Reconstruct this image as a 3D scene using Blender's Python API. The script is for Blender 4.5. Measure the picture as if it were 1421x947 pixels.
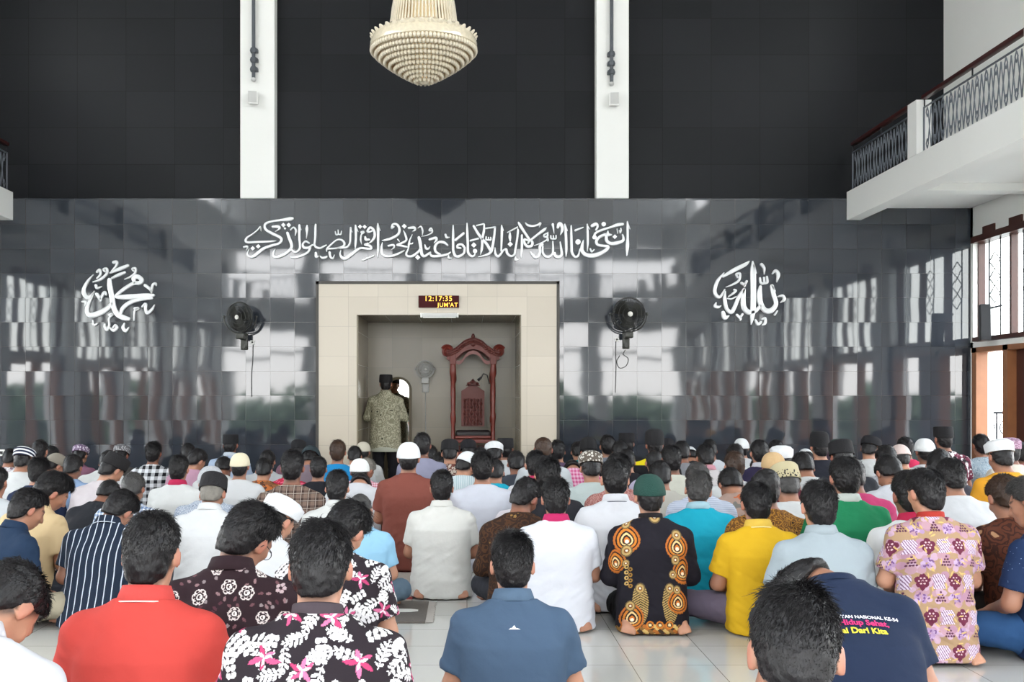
import bpy, bmesh, math, random
import numpy as np
from mathutils import Vector, Matrix, Euler

for _o in list(bpy.data.objects):
    bpy.data.objects.remove(_o)
S = bpy.context.scene
COL = S.collection
R = math.radians
F, CX, CY, HC = 1500.0, 648.0, 552.0, 1.30     # focal length (px of the 1421 frame), vanishing point, eye height

# ---------------------------------------------------------------- camera
cam = bpy.data.cameras.new('camera')
cam.sensor_fit = 'HORIZONTAL'; cam.sensor_width = 36.0
cam.lens = 36.0 * F / 1421.0
cam.shift_x = (710.5 - CX) / 1421.0
cam.shift_y = (CY - 473.5) / 1421.0
cam.clip_start = 0.05; cam.clip_end = 400
camo = bpy.data.objects.new('camera', cam); COL.objects.link(camo)
camo.location = (0, 0, HC); camo.rotation_euler = (R(90), 0, 0)
S.camera = camo

# ---------------------------------------------------------------- view, sky, daylight
S.view_settings.view_transform = 'Standard'
S.view_settings.look = 'None'
S.view_settings.gamma = 1.0
S.view_settings.use_curve_mapping = False
S.view_settings.exposure = -0.80
SKY = 18.0
w = bpy.data.worlds.new('sky'); S.world = w; w.use_nodes = True
nt = w.node_tree; nt.nodes.clear()
wo = nt.nodes.new('ShaderNodeOutputWorld'); bg = nt.nodes.new('ShaderNodeBackground')
tc = nt.nodes.new('ShaderNodeTexCoord'); sp = nt.nodes.new('ShaderNodeSeparateXYZ')
cr = nt.nodes.new('ShaderNodeValToRGB')
nt.links.new(tc.outputs['Generated'], sp.inputs[0]); nt.links.new(sp.outputs['Z'], cr.inputs[0])
cr.color_ramp.elements[0].position = 0.0; cr.color_ramp.elements[0].color = (1.0, 0.99, 0.97, 1)
cr.color_ramp.elements[1].position = 0.8; cr.color_ramp.elements[1].color = (0.76, 0.86, 1.0, 1)
nt.links.new(cr.outputs[0], bg.inputs['Color']); bg.inputs['Strength'].default_value = SKY
nt.links.new(bg.outputs[0], wo.inputs[0])
try:
    S.cycles.max_bounces = 7; S.cycles.diffuse_bounces = 4; S.cycles.glossy_bounces = 4
    S.cycles.transparent_max_bounces = 8; S.cycles.use_denoising = True
    S.cycles.caustics_reflective = False; S.cycles.caustics_refractive = False
    S.cycles.sample_clamp_indirect = 12.0
except Exception:
    pass

def area(name, loc, rot, sx, sy, power, color=(1, 1, 1), portal=False):
    l = bpy.data.lights.new(name, 'AREA'); l.shape = 'RECTANGLE'; l.size = sx; l.size_y = sy
    l.energy = power; l.color = color
    if portal:
        l.cycles.is_portal = True
    o = bpy.data.objects.new(name, l); COL.objects.link(o); o.location = loc; o.rotation_euler = rot
    return o

# ---------------------------------------------------------------- helpers
def lin(c):
    if isinstance(c, str):
        c = c.lstrip('#'); c = tuple(int(c[i:i + 2], 16) / 255 for i in (0, 2, 4))
    return tuple((x / 12.92 if x <= 0.04045 else ((x + 0.055) / 1.055) ** 2.4) for x in c[:3])

def PX(px, py, Y):
    """point at depth Y that the camera sees at pixel px, py"""
    return Vector(((px - CX) * Y / F, Y, HC - (py - CY) * Y / F))

def link(o, parent=None):
    COL.objects.link(o)
    if parent is not None:
        o.parent = parent
    return o

def tag(o, label=None, cat=None, group=None, kind=None):
    if label: o['label'] = label
    if cat: o['category'] = cat
    if group: o['group'] = group
    if kind: o['kind'] = kind
    return o

def empty(name, loc=(0, 0, 0), rz=0.0):
    o = bpy.data.objects.new(name, None); link(o); o.location = loc; o.rotation_euler = (0, 0, rz)
    o.empty_display_size = 0.05
    return o

def mesh_np(name, V, Fq, smooth=True):
    V = np.asarray(V, dtype=np.float32); Fq = np.asarray(Fq, dtype=np.int32)
    me = bpy.data.meshes.new(name)
    n, m, k = len(V), len(Fq), Fq.shape[1] if len(Fq) else 4
    me.vertices.add(n); me.vertices.foreach_set('co', V.ravel())
    me.loops.add(m * k); me.loops.foreach_set('vertex_index', Fq.ravel())
    me.polygons.add(m); me.polygons.foreach_set('loop_start', np.arange(0, m * k, k, dtype=np.int32))
    try:
        me.polygons.foreach_set('loop_total', np.full(m, k, dtype=np.int32))
    except Exception:
        pass
    me.update(calc_edges=True)
    if smooth:
        me.polygons.foreach_set('use_smooth', np.ones(m, dtype=bool))
    me.validate()
    return me

class MB:
    """collects shapes and links them as one mesh object"""
    def __init__(s): s.bm = bmesh.new()
    def box(s, c, d, rot=None, bev=0.0, seg=2):
        r = bmesh.ops.create_cube(s.bm, size=1.0)
        M = Matrix.Translation(c) @ (rot.to_matrix().to_4x4() if isinstance(rot, Euler) else (rot or Matrix())) @ Matrix.Diagonal((d[0], d[1], d[2], 1))
        bmesh.ops.transform(s.bm, matrix=M, verts=r['verts'])
        if bev > 0:
            es = list({e for v in r['verts'] for e in v.link_edges})
            bmesh.ops.bevel(s.bm, geom=es, offset=bev, segments=seg, affect='EDGES', profile=0.5)
        return s
    def bb(s, x0, x1, y0, y1, z0, z1, bev=0.0):
        return s.box(((x0 + x1) / 2, (y0 + y1) / 2, (z0 + z1) / 2), (abs(x1 - x0), abs(y1 - y0), abs(z1 - z0)), None, bev)
    def cyl(s, a, b, r1, r2=None, seg=16):
        a, b = Vector(a), Vector(b); r2 = r1 if r2 is None else r2
        d = b - a
        M = Matrix.Translation((a + b) / 2) @ d.to_track_quat('Z', 'Y').to_matrix().to_4x4()
        bmesh.ops.create_cone(s.bm, cap_ends=True, segments=seg, radius1=r1, radius2=r2, depth=d.length, matrix=M)
        return s
    def sph(s, c, r, seg=16, sc=(1, 1, 1)):
        M = Matrix.Translation(c) @ Matrix.Diagonal((sc[0], sc[1], sc[2], 1))
        bmesh.ops.create_uvsphere(s.bm, u_segments=seg, v_segments=max(6, seg // 2), radius=r, matrix=M)
        return s
    def lathe(s, prof, c=(0, 0, 0), seg=32, M=None):
        """prof: list of (r, z); closed ends when r == 0"""
        rings = []
        T = Matrix.Translation(c) @ (M or Matrix())
        for r, z in prof:
            if r < 1e-6:
                rings.append([s.bm.verts.new(T @ Vector((0, 0, z)))])
            else:
                rings.append([s.bm.verts.new(T @ Vector((r * math.cos(2 * math.pi * i / seg), r * math.sin(2 * math.pi * i / seg), z))) for i in range(seg)])
        for A, B in zip(rings, rings[1:]):
            for i in range(seg):
                j = (i + 1) % seg
                if len(A) == 1 and len(B) == 1: continue
                if len(A) == 1: s.bm.faces.new((A[0], B[j], B[i]))
                elif len(B) == 1: s.bm.faces.new((A[i], A[j], B[0]))
                else: s.bm.faces.new((A[i], A[j], B[j], B[i]))
        return s
    def tube(s, pts, r, seg=8, closed=False):
        pts = [Vector(p) for p in pts]; n = len(pts)
        rr = r if isinstance(r, (list, tuple)) else [r] * n
        rings = []; up = None
        for i, p in enumerate(pts):
            if closed: t = pts[(i + 1) % n] - pts[i - 1]
            else: t = pts[min(i + 1, n - 1)] - pts[max(i - 1, 0)]
            t.normalize()
            if up is None:
                up = Vector((0, 0, 1)) if abs(t.z) < 0.9 else Vector((1, 0, 0))
            a = t.cross(up)
            if a.length < 1e-5: a = t.cross(Vector((0.3, 1, 0.2)))
            a.normalize(); b = a.cross(t).normalized(); up = b
            rings.append([s.bm.verts.new(p + (a * math.cos(2 * math.pi * k / seg) + b * math.sin(2 * math.pi * k / seg)) * rr[i]) for k in range(seg)])
        pairs = list(zip(rings, rings[1:])) + ([(rings[-1], rings[0])] if closed else [])
        for A, B in pairs:
            for k in range(seg):
                j = (k + 1) % seg
                s.bm.faces.new((A[k], A[j], B[j], B[k]))
        if not closed:
            s.bm.faces.new(rings[0][::-1]); s.bm.faces.new(rings[-1])
        return s
    def prism(s, poly, y0, y1):
        """polygon in x, z extruded along y"""
        A = [s.bm.verts.new((x, y0, z)) for x, z in poly]; B = [s.bm.verts.new((x, y1, z)) for x, z in poly]
        n = len(poly)
        s.bm.faces.new(A); s.bm.faces.new(B[::-1])
        for i in range(n):
            j = (i + 1) % n
            s.bm.faces.new((A[i], B[i], B[j], A[j]))
        return s
    def build(s, name, m, parent=None, smooth=False, loc=None):
        bmesh.ops.recalc_face_normals(s.bm, faces=s.bm.faces)
        me = bpy.data.meshes.new(name); s.bm.to_mesh(me); s.bm.free()
        if m: me.materials.append(m)
        if smooth:
            for p in me.polygons: p.use_smooth = True
            try: me.set_sharp_from_angle(angle=R(40))
            except Exception: pass
        o = bpy.data.objects.new(name, me)
        if loc is not None: o.location = loc
        return link(o, parent)

# ---------------------------------------------------------------- materials
def mat(name, color, rough=0.5, metal=0.0, spec=0.5, noise=0.0, nscale=8.0, bump=0.0, bscale=40.0, coat=0.0, sheen=0.0, emit=None, estr=0.0):
    m = bpy.data.materials.new(name); m.use_nodes = True
    nt = m.node_tree; b = nt.nodes['Principled BSDF']
    col = lin(color)
    b.inputs['Base Color'].default_value = (*col, 1); b.inputs['Roughness'].default_value = rough
    b.inputs['Metallic'].default_value = metal; b.inputs['Specular IOR Level'].default_value = spec
    if coat: b.inputs['Coat Weight'].default_value = coat
    if sheen: b.inputs['Sheen Weight'].default_value = sheen; b.inputs['Sheen Roughness'].default_value = 0.4
    if emit:
        b.inputs['Emission Color'].default_value = (*lin(emit), 1); b.inputs['Emission Strength'].default_value = estr
    tc = nt.nodes.new('ShaderNodeTexCoord')
    if noise > 0:
        n = nt.nodes.new('ShaderNodeTexNoise'); n.inputs['Scale'].default_value = nscale; n.inputs['Detail'].default_value = 5
        nt.links.new(tc.outputs['Object'], n.inputs['Vector'])
        mx = nt.nodes.new('ShaderNodeMix'); mx.data_type = 'RGBA'
        mx.inputs['A'].default_value = (*[c * (1 - noise) for c in col], 1); mx.inputs['B'].default_value = (*[min(1, c * (1 + noise)) for c in col], 1)
        nt.links.new(n.outputs['Fac'], mx.inputs['Factor']); nt.links.new(mx.outputs['Result'], b.inputs['Base Color'])
    if bump > 0:
        n2 = nt.nodes.new('ShaderNodeTexNoise'); n2.inputs['Scale'].default_value = bscale; n2.inputs['Detail'].default_value = 4
        nt.links.new(tc.outputs['Object'], n2.inputs['Vector'])
        bp = nt.nodes.new('ShaderNodeBump'); bp.inputs['Strength'].default_value = bump; bp.inputs['Distance'].default_value = 0.01
        nt.links.new(n2.outputs['Fac'], bp.inputs['Height']); nt.links.new(bp.outputs['Normal'], b.inputs['Normal'])
    return m

class NG:
    """tiny node-graph builder"""
    def __init__(s, name):
        s.m = bpy.data.materials.new(name); s.m.use_nodes = True; s.nt = s.m.node_tree
        s.b = s.nt.nodes['Principled BSDF']; s.tc = s.nt.nodes.new('ShaderNodeTexCoord')
    def n(s, t, **kw):
        x = s.nt.nodes.new(t)
        for k, v in kw.items(): setattr(x, k, v)
        return x
    def l(s, a, b): s.nt.links.new(a, b)
    def math(s, op, a, b=None, c=None):
        x = s.n('ShaderNodeMath', operation=op)
        for i, v in enumerate((a, b, c)):
            if v is None: continue
            if isinstance(v, (int, float)): x.inputs[i].default_value = v
            else: s.l(v, x.inputs[i])
        return x.outputs[0]
    def mix(s, f, a, b):
        x = s.n('ShaderNodeMix', data_type='RGBA')
        for k, v in (('Factor', f), ('A', a), ('B', b)):
            if isinstance(v, (int, float)): x.inputs[k].default_value = v
            elif isinstance(v, (tuple, str)): x.inputs[k].default_value = (*lin(v), 1)
            else: s.l(v, x.inputs[k])
        return x.outputs['Result']
    def noise(s, vec, scale, detail=4, rough=0.5):
        x = s.n('ShaderNodeTexNoise'); x.inputs['Scale'].default_value = scale; x.inputs['Detail'].default_value = detail
        x.inputs['Roughness'].default_value = rough
        s.l(vec, x.inputs['Vector']); return x
    def xyz(s, vec):
        x = s.n('ShaderNodeSeparateXYZ'); s.l(vec, x.inputs[0]); return x.outputs
    def bump(s, h, strength, dist=0.01):
        x = s.n('ShaderNodeBump'); x.inputs['Strength'].default_value = strength; x.inputs['Distance'].default_value = dist
        s.l(h, x.inputs['Height']); return x.outputs['Normal']
    def base(s, c): s.l(c, s.b.inputs['Base Color']) if not isinstance(c, (str, tuple)) else setattr(s.b.inputs['Base Color'], 'default_value', (*lin(c), 1))
    def set(s, **kw):
        for k, v in kw.items():
            s.b.inputs[k.replace('_', ' ')].default_value = v

def tile_mat(name, axes, size, off, c1, c2, grout, gw, rough, tilt, spec=0.5, vein=0.0, vscale=2.0, ior=1.5):
    """square tiles in world space: each tile sits at its own very small tilt, thin grout"""
    g = NG(name); p = g.n('ShaderNodeNewGeometry').outputs['Position']; xyz = g.xyz(p)
    uv = []
    for ax, s_, o_ in zip(axes, size, off):
        u = g.math('DIVIDE', g.math('SUBTRACT', xyz['XYZ'.index(ax)], o_), s_); uv.append(u)
    fl = [g.math('FLOOR', u) for u in uv]; fr = [g.math('FRACT', u) for u in uv]
    cb = g.n('ShaderNodeCombineXYZ'); g.l(fl[0], cb.inputs[0]); g.l(fl[1], cb.inputs[1])
    wn = g.n('ShaderNodeTexWhiteNoise', noise_dimensions='3D'); g.l(cb.outputs[0], wn.inputs['Vector'])
    gm = None
    for f_, s_ in zip(fr, size):
        e = g.math('LESS_THAN', g.math('SUBTRACT', 0.5, g.math('ABSOLUTE', g.math('SUBTRACT', f_, 0.5))), gw / s_)
        gm = e if gm is None else g.math('MAXIMUM', gm, e)
    col = g.mix(wn.outputs['Value'], c1, c2)
    if vein > 0:
        nz = g.noise(p, vscale, 8, 0.62)
        col = g.mix(g.math('MULTIPLY', nz.outputs['Fac'], vein), col, c2)
    col = g.mix(gm, col, grout); g.base(col)
    rg = g.math('ADD', g.math('MULTIPLY', gm, 0.12), rough); g.l(rg, g.b.inputs['Roughness'])
    g.set(IOR=ior); g.b.inputs['Specular IOR Level'].default_value = spec
    if tilt > 0:
        geo = g.n('ShaderNodeNewGeometry')
        sub = g.n('ShaderNodeVectorMath', operation='SUBTRACT'); g.l(wn.outputs['Color'], sub.inputs[0]); sub.inputs[1].default_value = (0.5, 0.5, 0.5)
        sc = g.n('ShaderNodeVectorMath', operation='SCALE'); g.l(sub.outputs[0], sc.inputs[0]); sc.inputs['Scale'].default_value = tilt
        wv = g.noise(p, 2.2, 1)
        sw = g.n('ShaderNodeVectorMath', operation='SUBTRACT'); g.l(wv.outputs['Color'], sw.inputs[0]); sw.inputs[1].default_value = (0.5, 0.5, 0.5)
        sw2 = g.n('ShaderNodeVectorMath', operation='SCALE'); g.l(sw.outputs[0], sw2.inputs[0]); sw2.inputs['Scale'].default_value = tilt * 0.8
        ad = g.n('ShaderNodeVectorMath', operation='ADD'); g.l(geo.outputs['Normal'], ad.inputs[0]); g.l(sc.outputs[0], ad.inputs[1])
        ad2 = g.n('ShaderNodeVectorMath', operation='ADD'); g.l(ad.outputs[0], ad2.inputs[0]); g.l(sw2.outputs[0], ad2.inputs[1])
        nn = g.n('ShaderNodeVectorMath', operation='NORMALIZE'); g.l(ad2.outputs[0], nn.inputs[0]); g.l(nn.outputs[0], g.b.inputs['Normal'])
    return g.m

def glass_mat(name):
    m = bpy.data.materials.new(name); m.use_nodes = True; nt = m.node_tree; nt.nodes.clear()
    o = nt.nodes.new('ShaderNodeOutputMaterial'); mx = nt.nodes.new('ShaderNodeMixShader'); t = nt.nodes.new('ShaderNodeBsdfTransparent')
    gl = nt.nodes.new('ShaderNodeBsdfGlossy'); gl.inputs['Roughness'].default_value = 0.02; 
    t.inputs['Color'].default_value = (0.95, 0.97, 0.96, 1)
    mx.inputs[0].default_value = 0.06; nt.links.new(t.outputs[0], mx.inputs[1]); nt.links.new(gl.outputs[0], mx.inputs[2]); nt.links.new(mx.outputs[0], o.inputs[0])
    return m

M_GRANITE = tile_mat('polished_granite', 'XZ', (0.297, 0.297), (-1.795, 0.135), '#2b2f36', '#393e46', '#15171a', 0.0014, 0.045, 0.012, vein=0.35, vscale=5, ior=1.7)
M_GRANITE_UP = tile_mat('dark_granite', 'XZ', (0.6, 0.45), (-1.795, 3.72), '#1e1f22', '#27282b', '#101011', 0.002, 0.32, 0.01, spec=0.10, vein=0.5, vscale=1.6)
M_FLOOR = tile_mat('pale_floor_tile', 'XY', (0.4, 0.4), (0.0, 0.05), '#b9b7b2', '#c2c0bb', '#77736d', 0.002, 0.07, 0.006, vein=0.3, vscale=3)
M_WHITE = mat('white_paint', '#f4f4f1', 0.6, noise=0.02, nscale=2)
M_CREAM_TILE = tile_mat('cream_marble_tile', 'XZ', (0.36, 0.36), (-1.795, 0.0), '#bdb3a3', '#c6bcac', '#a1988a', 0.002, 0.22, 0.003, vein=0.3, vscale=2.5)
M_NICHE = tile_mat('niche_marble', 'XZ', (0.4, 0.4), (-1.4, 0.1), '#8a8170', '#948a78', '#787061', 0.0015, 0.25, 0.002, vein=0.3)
M_WOOD = mat('dark_brown_wood', '#45211a', 0.38, noise=0.25, nscale=9, bump=0.1)
M_WOOD_L = mat('light_brown_wood', '#94613f', 0.4, noise=0.2, nscale=8, bump=0.1)
M_IRON = mat('black_iron', '#25262a', 0.45, metal=0.6)
M_IRON_S = mat('grey_iron_railing', '#6d727b', 0.4, metal=0.5)
M_MAROON = mat('maroon_handrail', '#3c1614', 0.3, noise=0.15)
M_GLASS = glass_mat('clear_glass')
M_BLACK = mat('black_plastic', '#17171a', 0.4)
M_GREYP = mat('grey_plastic', '#c9c9c7', 0.45)
M_STEEL = mat('brushed_steel', '#d9dbde', 0.28, metal=0.85)
M_GROUND = mat('pale_concrete', '#a9a79f', 0.8, noise=0.12, nscale=1.5)
M_LEAF = mat('green_leaves', '#7d9174', 0.6, noise=0.4, nscale=6)
# ================================================================ THE HALL
WY = 13.125                       # front wall, lower part
UY = 13.30                      # front wall, upper part (set back)
LX, RX = -6.9, 6.115            # side walls
BY = -4.4                       # rear wall
CEIL = 8.6
LEDGE = PX(0, 275.5, WY).z      # top of the lower granite wall (3.72)
def zat(py, Y=WY): return HC - (py - CY) * Y / F
def xat(px, Y=WY): return (px - CX) * Y / F

def st(o): o['kind'] = 'structure'; return o
st(MB().bb(LX - 0.3, RX + 0.3, BY - 0.3, WY + 1.4, -0.12, 0.0).build('floor', M_FLOOR))
st(MB().bb(LX - 0.3, RX + 0.3, BY - 0.3, WY + 0.6, CEIL, CEIL + 0.15).build('ceiling', M_WHITE))
# niche numbers
NX0, NX1, NZ = xat(495.5), xat(723), zat(437.5)
FX0, FX1, FZ = xat(443), xat(772), zat(395)
NB = 14.45
# lower front wall with the niche hole
b = MB()
b.bb(LX, FX0, WY, UY + 0.2, 0, LEDGE); b.bb(FX1, RX, WY, UY + 0.2, 0, LEDGE); b.bb(FX0, FX1, WY, UY + 0.2, FZ, LEDGE)
st(b.build('wall_front', M_GRANITE))
st(MB().bb(LX, RX, UY, UY + 0.2, LEDGE, CEIL).build('wall_front_upper', M_GRANITE_UP))
# niche frame of cream marble, standing 5 cm proud of the granite
b = MB()
b.bb(FX0, NX0, WY - 0.05, NB, 0, FZ); b.bb(NX1, FX1, WY - 0.05, NB, 0, FZ); b.bb(NX0, NX1, WY - 0.05, WY + 0.10, NZ, FZ)
st(b.build('trim_niche', M_CREAM_TILE))
b = MB()
b.bb(NX0 - 0.05, NX1 + 0.05, NB, NB + 0.12, 0, FZ); b.bb(NX0, NX1, WY + 0.10, NB, NZ, NZ + 0.1)
b.bb(NX0, NX0 + 0.012, WY + 0.02, NB, 0, NZ); b.bb(NX1 - 0.012, NX1, WY + 0.02, NB, 0, NZ)
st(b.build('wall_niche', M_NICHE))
# thin dark metal edge round the frame
b = MB()
e = 0.035
b.bb(FX0 - e, FX0, WY - 0.055, WY, 0, FZ + e); b.bb(FX1, FX1 + e, WY - 0.055, WY, 0, FZ + e); b.bb(FX0 - e, FX1 + e, WY - 0.055, WY, FZ, FZ + e)
st(b.build('trim_niche_edge', mat('dark_metal_edge', '#3d3b38', 0.4, metal=0.4)))
# low granite plinth row along the foot of the wall
# two white pillars on the upper wall
for i, (a, c) in enumerate(((333, 381), (827.5, 873))):
    st(MB().bb(xat(a), xat(c), WY + 0.005, UY + 0.02, LEDGE, CEIL, 0.012).build('trim_pillar_%s' % ('left', 'right')[i], M_WHITE))

# ---- side walls: columns, doors below, glazing above, wall over the balconies
def side_wall(sx, x_in, side):
    """x_in inner face; sx = +1 right, -1 left"""
    x_out = x_in + sx * 0.25
    y_front = WY
    bays = []
    b = MB(); y = y_front
    b.bb(x_in, x_out, WY - 0.06, WY + 0.3, 0, 3.7)
    y = WY - 0.06
    while y > BY + 1.2:
        y1 = max(y - 2.35, BY + 0.2); bays.append((y1, y))
        yc = max(y1 - 0.55, BY)
        b.bb(x_in - sx * 0.06, x_out, yc, y1, 0, 3.7)              # column
        y = yc
    b.bb(x_in, x_out, BY, WY + 0.3, 3.24, 3.7)                        # band over the glazing
    b.bb(x_in, x_out, BY, WY + 0.3, 1.9, 1.965)                      # beam over the doors
    st(b.build('wall_' + side, M_WHITE))
    return bays

bays_r = side_wall(1, RX, 'right')
bays_l = side_wall(-1, LX, 'left')
XU_R, XU_L = xat(1309.5, UY), LX + 0.24
# upper side walls with an unseen row of clerestory openings added to brighten walls and pillars (from 3 m in front of the wall to the rear)
for nm, xa, xb in (('right', XU_R, XU_R + 0.3), ('left', XU_L - 0.3, XU_L)):
    b = MB(); b.bb(xa, xb, BY, UY + 0.2, 3.7, 6.3); b.bb(xa, xb, BY, UY + 0.2, 7.9, CEIL); b.bb(xa, xb, 9.2, UY + 0.2, 6.3, 7.9)
    for yy in (6.2, 3.0, -0.2, -3.4): b.bb(xa, xb, yy - 0.5, yy, 6.3, 7.9)
    st(b.build('wall_%s_upper' % nm, M_WHITE))
area('added_daylight_high_right', (XU_R + 0.32, 2.4, 7.1), (0, R(90), 0), 1.6, 13.6, 1, portal=True)  # sky portals for the added high openings
area('added_daylight_high_left', (XU_L - 0.32, 2.4, 7.1), (0, R(-90), 0), 1.6, 13.6, 1, portal=True)

def lattice(b, x, ya, yb, z0, z1, r=0.006):
    """iron lattice of a window: two uprights with a chain of diamonds between"""
    for y in (ya, yb):
        b.bb(x - r, x + r, y - r, y + r, z0, z1)
    h0, h1 = z0 + 0.34 * (z1 - z0), z0 + 0.86 * (z1 - z0)
    ym = (ya + yb) / 2; n = 3; dz = (h1 - h0) / n
    for k in range(n):
        a = h0 + k * dz
        for p, q in (((ym, a), (ya, a + dz / 2)), ((ym, a), (yb, a + dz / 2)), ((ya, a + dz / 2), (ym, a + dz)), ((yb, a + dz / 2), (ym, a + dz))):
            b.cyl((x, p[0], p[1]), (x, q[0], q[1]), r, seg=5)

WIN = 0
def glazing(sx, x_in, bays, side):
    global WIN
    for bi, (y0, y1) in enumerate(bays):
        WIN += 1
        z0, z1 = 1.975, 3.235
        xw = x_in + sx * 0.10
        root = empty('window_%d' % WIN, (xw, (y0 + y1) / 2, z0)); root['kind'] = 'structure'
        def rel(b): 
            bmesh.ops.translate(b.bm, verts=b.bm.verts, vec=-Vector(root.location)); return b
        n = 3; wd = (y1 - y0) / n
        b = MB()
        b.bb(x_in - sx * 0.03, xw + sx * 0.05, y0, y1, z1 - 0.075, z1); b.bb(x_in - sx * 0.01, xw + sx * 0.05, y0, y1, z0 - 0.0, z0 + 0.05)
        for k in range(n + 1):
            yy = y0 + k * wd
            b.bb(xw - 0.04, xw + 0.04, max(yy - 0.022, y0), min(yy + 0.022, y1), z0, z1)
        rel(b).build('window_frame', M_WOOD, root)
        b = MB()
        for k in range(n):
            a = y0 + k * wd
            lattice(b, xw - sx * 0.045, a + 0.28 * wd, a + 0.62 * wd, z0 + 0.05, z1 - 0.07)
        rel(b).build('window_grille', M_IRON, root)
        b = MB().bb(xw - 0.004, xw + 0.004, y0, y1, z0 + 0.03, z1 - 0.05)
        rel(b).build('window_pane', M_GLASS, root)
        b = MB()
        k = 0; yy = y1 - 0.42
        while yy > y0 + 0.1:
            b.bb(x_in - sx * 0.02, x_in + sx * 0.12, yy - 0.14, yy + 0.14, z1 + 0.003, z1 + 0.085); yy -= 0.62
        rel(b).build('window_block', M_WOOD, root)
        # under the window: door posts, one closed leaf, open bays
        root2 = empty('door_%d' % WIN, (xw, (y0 + y1) / 2, 0)); root2['kind'] = 'structure'
        def rel2(b):
            bmesh.ops.translate(b.bm, verts=b.bm.verts, vec=-Vector(root2.location)); return b
        b = MB()
        posts = (y1 - 0.07, y1 - 0.82, y0 + 0.07) if sx > 0 else (y1 - 0.07, y1 - 1.2, y0 + 0.07)
        for yy in posts:
            b.bb(x_in - sx * 0.02, xw + sx * 0.02, yy - 0.055, yy + 0.055, 0, 1.9)
        b.bb(x_in - sx * 0.02, xw + sx * 0.06, y0, y1, 1.84, 1.9)
        rel2(b).build('door_frame', M_WOOD_L, root2)
        ya, yb = (y1 - 1.6, y1 - 0.88) if sx > 0 else (y1 - 0.95, y1 - 0.14)
        if bi % 2 == 0:
            b = MB().bb(xw - 0.02, xw + 0.02, ya, yb, 0.01, 1.84)
            b.bb(xw - 0.03, xw + 0.03, ya + 0.1, yb - 0.1, 0.12, 0.8); b.bb(xw - 0.03, xw + 0.03, ya + 0.1, yb - 0.1, 0.95, 1.74)
            rel2(b).build('door_leaf', M_WOOD, root2)
glazing(1, RX, bays_r, 'right')
glazing(-1, LX, bays_l, 'left')

# ---- rear wall: big openings at floor level and above the rear balcony
b = MB()
cols = [LX, -4.35, -1.5, 1.05, 3.6, RX]
for i, x in enumerate(cols):
    b.bb(x - 0.22, x + 0.22, BY - 0.2, BY + 0.2, 0, 5.7)
b.bb(LX, RX, BY - 0.3, BY, 3.25, 4.15)
b.bb(LX, RX, BY - 0.3, BY, 5.35, CEIL)
b.bb(LX, RX, BY - 0.24, BY - 0.06, 2.45, 2.53)
st(b.build('wall_rear', M_WHITE))
b = MB()
z0, z1 = 4.2, 4.8
b.bb(LX, RX, BY - 0.04, BY, z0, z0 + 0.03); b.bb(LX, RX, BY - 0.04, BY, z1, z1 + 0.04)
x = LX + 0.1
while x < RX:
    b.cyl((x, BY - 0.02, z0), (x + 0.11, BY - 0.02, z1), 0.009, seg=5); b.cyl((x + 0.22, BY - 0.02, z0), (x + 0.11, BY - 0.02, z1), 0.009, seg=5)
    x += 0.22
st(b.build('trim_rear_railing', M_IRON))
# window portals: where daylight comes in
area('daylight_rear_low', (-0.4, BY - 0.35, 1.63), (R(-90), 0, 0), 13.0, 3.25, 1, portal=True)
area('daylight_rear_high', (-0.4, BY - 0.35, 4.75), (R(-90), 0, 0), 13.0, 1.2, 1, portal=True)
area('daylight_right', (RX + 0.3, 4.3, 1.62), (0, R(90), 0), 3.24, 17.2, 1, portal=True)
area('daylight_left', (LX - 0.3, 4.3, 1.62), (0, R(-90), 0), 3.24, 17.2, 1, portal=True)

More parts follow.
